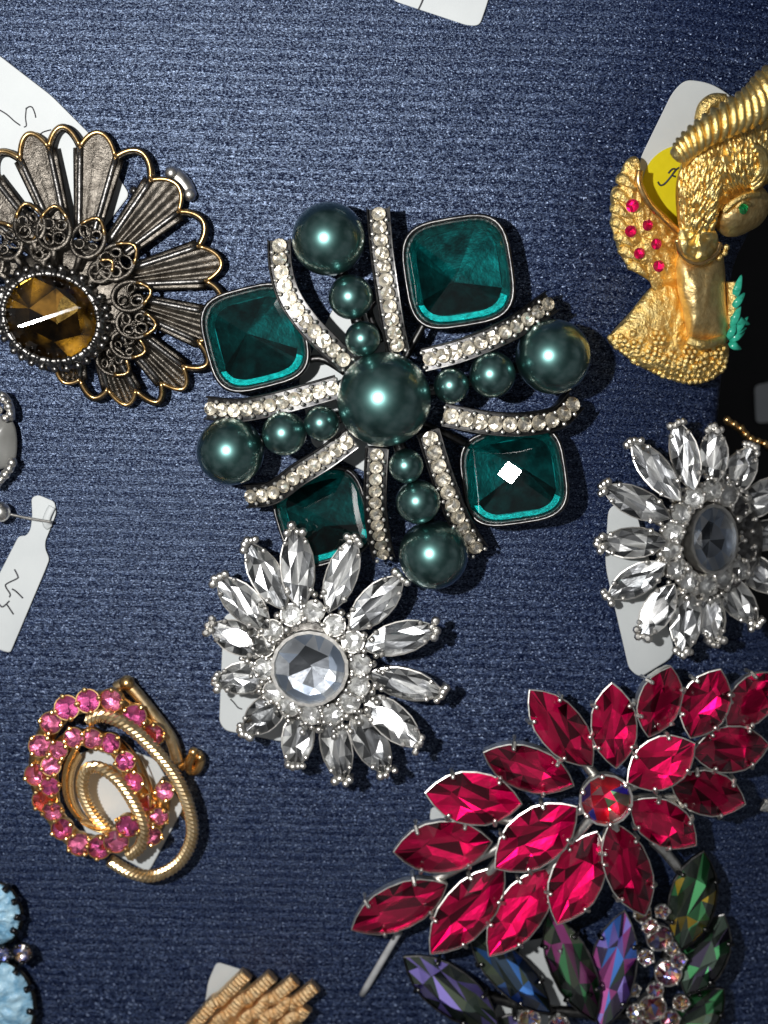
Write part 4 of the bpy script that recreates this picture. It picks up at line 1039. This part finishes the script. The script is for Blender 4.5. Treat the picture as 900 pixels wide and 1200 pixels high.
def chevron():
    t = thing('chevron_brooch', 'textured gold brooch of stacked zigzag bands', 'brooch', 290, 1190)
    # each band climbs from lower left to a peak, then steps down to the right
    bands = [[(206, 1226), (238, 1190), (250, 1176), (258, 1172), (290, 1141)],
             [(232, 1226), (256, 1196), (270, 1186), (282, 1172), (290, 1170), (321, 1143)],
             [(262, 1226), (280, 1204), (290, 1190), (300, 1187), (312, 1172), (320, 1170), (346, 1149)],
             [(290, 1226), (304, 1206), (314, 1190), (324, 1187), (334, 1176), (344, 1177), (370, 1156)],
             [(318, 1226), (330, 1204), (342, 1192), (352, 1190), (360, 1180)]]
    for k, b in enumerate(bands):
        path = [P(x, y, 4.2+0.5*k*0.4+0.35*math.sin(i*1.9)) for i, (x, y) in enumerate(b)]
        path = [p.lerp(q, f/4) for p, q in zip(path, path[1:]) for f in range(4)]+[path[-1]]
        def band(path, name='zigzag_band'):
            path = resample(path, 0.35); V = []; F = []; n = len(path); sec = [(-1, -1.6), (-1, 0.1), (-0.8, 0.45), (-0.3, 0.6), (0.3, 0.6), (0.8, 0.45), (1, 0.1), (1, -1.6)]; c = len(sec)
            for i, p in enumerate(path):
                tt = (path[min(i+1, n-1)]-path[max(i-1, 0)]).normalized(); s = tt.cross(Vector((0, 0, 1))).normalized()
                for a, z in sec: V.append(p+s*(a*(1.02+0.06*nzf(p.x*4, p.y*4, 1.0)))+Vector((0, 0, z+(0.16*nzf(p.x*9+a*5, p.y*9, 1.0)+0.10*(1 if i % 2 else -1) if z > 0 else 0))))
            for i in range(n-1):
                for j in range(c):
                    l = (j+1) % c; F.append((i*c+j, i*c+l, (i+1)*c+l, (i+1)*c+j))
            F.append(tuple(range(c))); F.append(tuple((n-1)*c+j for j in range(c))[::-1])
            part(name, V, F, M_['rosegold'], t)
        band(path)
    relief('back_plate', [(240, 1205), (268, 1172), (290, 1162), (318, 1162), (344, 1168), (352, 1190), (345, 1225), (240, 1225)], 1.0, lambda x, y, s: 3.0, 'rosegold', t, 3, 5, (300, 1195))
    stem(t, 300, 1190, 2.8, 2.0, 'mount', 'goldwarm')
chevron()
tag([(254, 1127), (288, 1138), (300, 1170), (260, 1210), (236, 1205), (244, 1150)], 'white price tag behind the gold zigzag brooch', h0=0.4, h1=0.8, r=6)
def silver_edge():
    t = thing('grey_cabochon_brooch', 'silver brooch with grey cabochon and ball headed pin beside the price tag', 'brooch', 0, 520)
    relief('cabochon', [(-40, 490), (5, 488), (16, 496), (20, 515), (18, 538), (8, 548), (-40, 550)], 1.0, lambda x, y, s: 3.0+1.6*max(0, 1-s**2.5), 'greycab', t, 8, 6, (-10, 518))
    mb = MB(); rnd = random.Random(4)
    for px, py in ((-4, 463), (4, 468), (10, 476), (12, 485), (6, 490), (-2, 480)): mb.add(ball(P(px, py, 5), rnd.uniform(0.6, 0.9), 8, 6))
    mb.add(tube(line([(-10, 462, 4), (4, 464, 4.4), (12, 478, 4.4), (13, 491, 4)], n=5), 0.6, 8)); mb.out('upper_scroll', M_['silver'], t)
    mb = MB()
    for px, py in ((14, 542), (11, 549), (6, 556), (1, 562), (-4, 568)): mb.add(ball(P(px, py, 4.6), rnd.uniform(0.55, 0.8), 8, 6))
    mb.add(tube(line([(16, 541, 4), (6, 556, 4), (-6, 570, 4)], n=5), 0.6, 8)); mb.out('lower_scroll', M_['silver'], t)
    part('pin_ball', *ball(P(0, 600, 4.0), 1.5, 16, 10), M_['silver'], t, None, True)
    part('pin_wire', *tube(line([(0, 600, 4), (18, 604, 3.4), (38, 608, 2.6), (62, 612, 1.6)], n=4), 0.22, 7), M_['silver'], t, None, True)
    stem(t, -5, 520, 2.5, 2.0, 'mount', 'silver')
silver_edge()
tg = tag([(37, 583), (45, 580), (64, 588), (66, 601), (60, 617), (53, 634), (53, 643), (58, 655), (53, 668), (12, 765), (4, 763), (-30, 750), (-30, 720), (0, 671), (22, 628), (31, 628), (36, 620), (38, 604)],
         'dumbbell shaped white price tag with pen writing, looped on a ball headed pin', [[(17, 667), (21, 675), (20, 678), (8, 684), (7, 688), (12, 696), (11, 700)], [(14, 690), (19, 693), (27, 701)], [(-2, 706), (2, 711), (6, 709), (11, 704)], [(8, 708), (12, 714), (16, 720)]], h0=0.3, h1=0.75, r=4, w=0.13)
part('loop_fold', *tube(line([(61, 594, 1.2), (56, 604, 1.4), (54, 613, 1.3), (58, 618, 0.9)], n=5), 0.55, 8, flat=0.4), M_['tag'], tg, None, True)
tag([(452, -30), (580, -30), (571, 4), (562, 30), (548, 30), (500, 14), (458, 0)], 'white price tag with one short pen line at the top edge of the cloth', [[(497, -4), (494, 4), (490, 12)]], h0=0.2, h1=0.6, r=9, w=0.13)
def gold_chain():
    t = thing('gold_bead_trim', 'short curved strip of small gold beads behind the upper crystal flower', 'brooch', 872, 512)
    pts = [(852, 492), (860, 497), (868, 502), (874, 509), (880, 514), (888, 517), (896, 520), (904, 527)]
    part('backing_wire', *tube(line([(x, y+1, 2.0) for x, y in pts], n=4), 0.6, 8), M_['goldwarm'], t, None, True)
    for x, y in pts: part('bead', *ball(P(x, y, 2.6), 0.62, 10, 8), M_['goldwarm'], t, None, True)
    stem(t, 868, 502, 2, 0.5, 'mount', 'goldwarm')
gold_chain()
t = thing('price_tag', 'white tag lying out of focus on the dark table beyond the display pad', 'tag', 890, 470)
low = lambda px, py, h: Vector(((px-450)*S*(D+61.9-h)/D, (600-py)*S*(D+61.9-h)/D, -61.9+h))
slab('card', [(884, 452), (935, 440), (940, 492), (886, 496)], 0.0, 0.5, M_['tag'], t, 6, low)
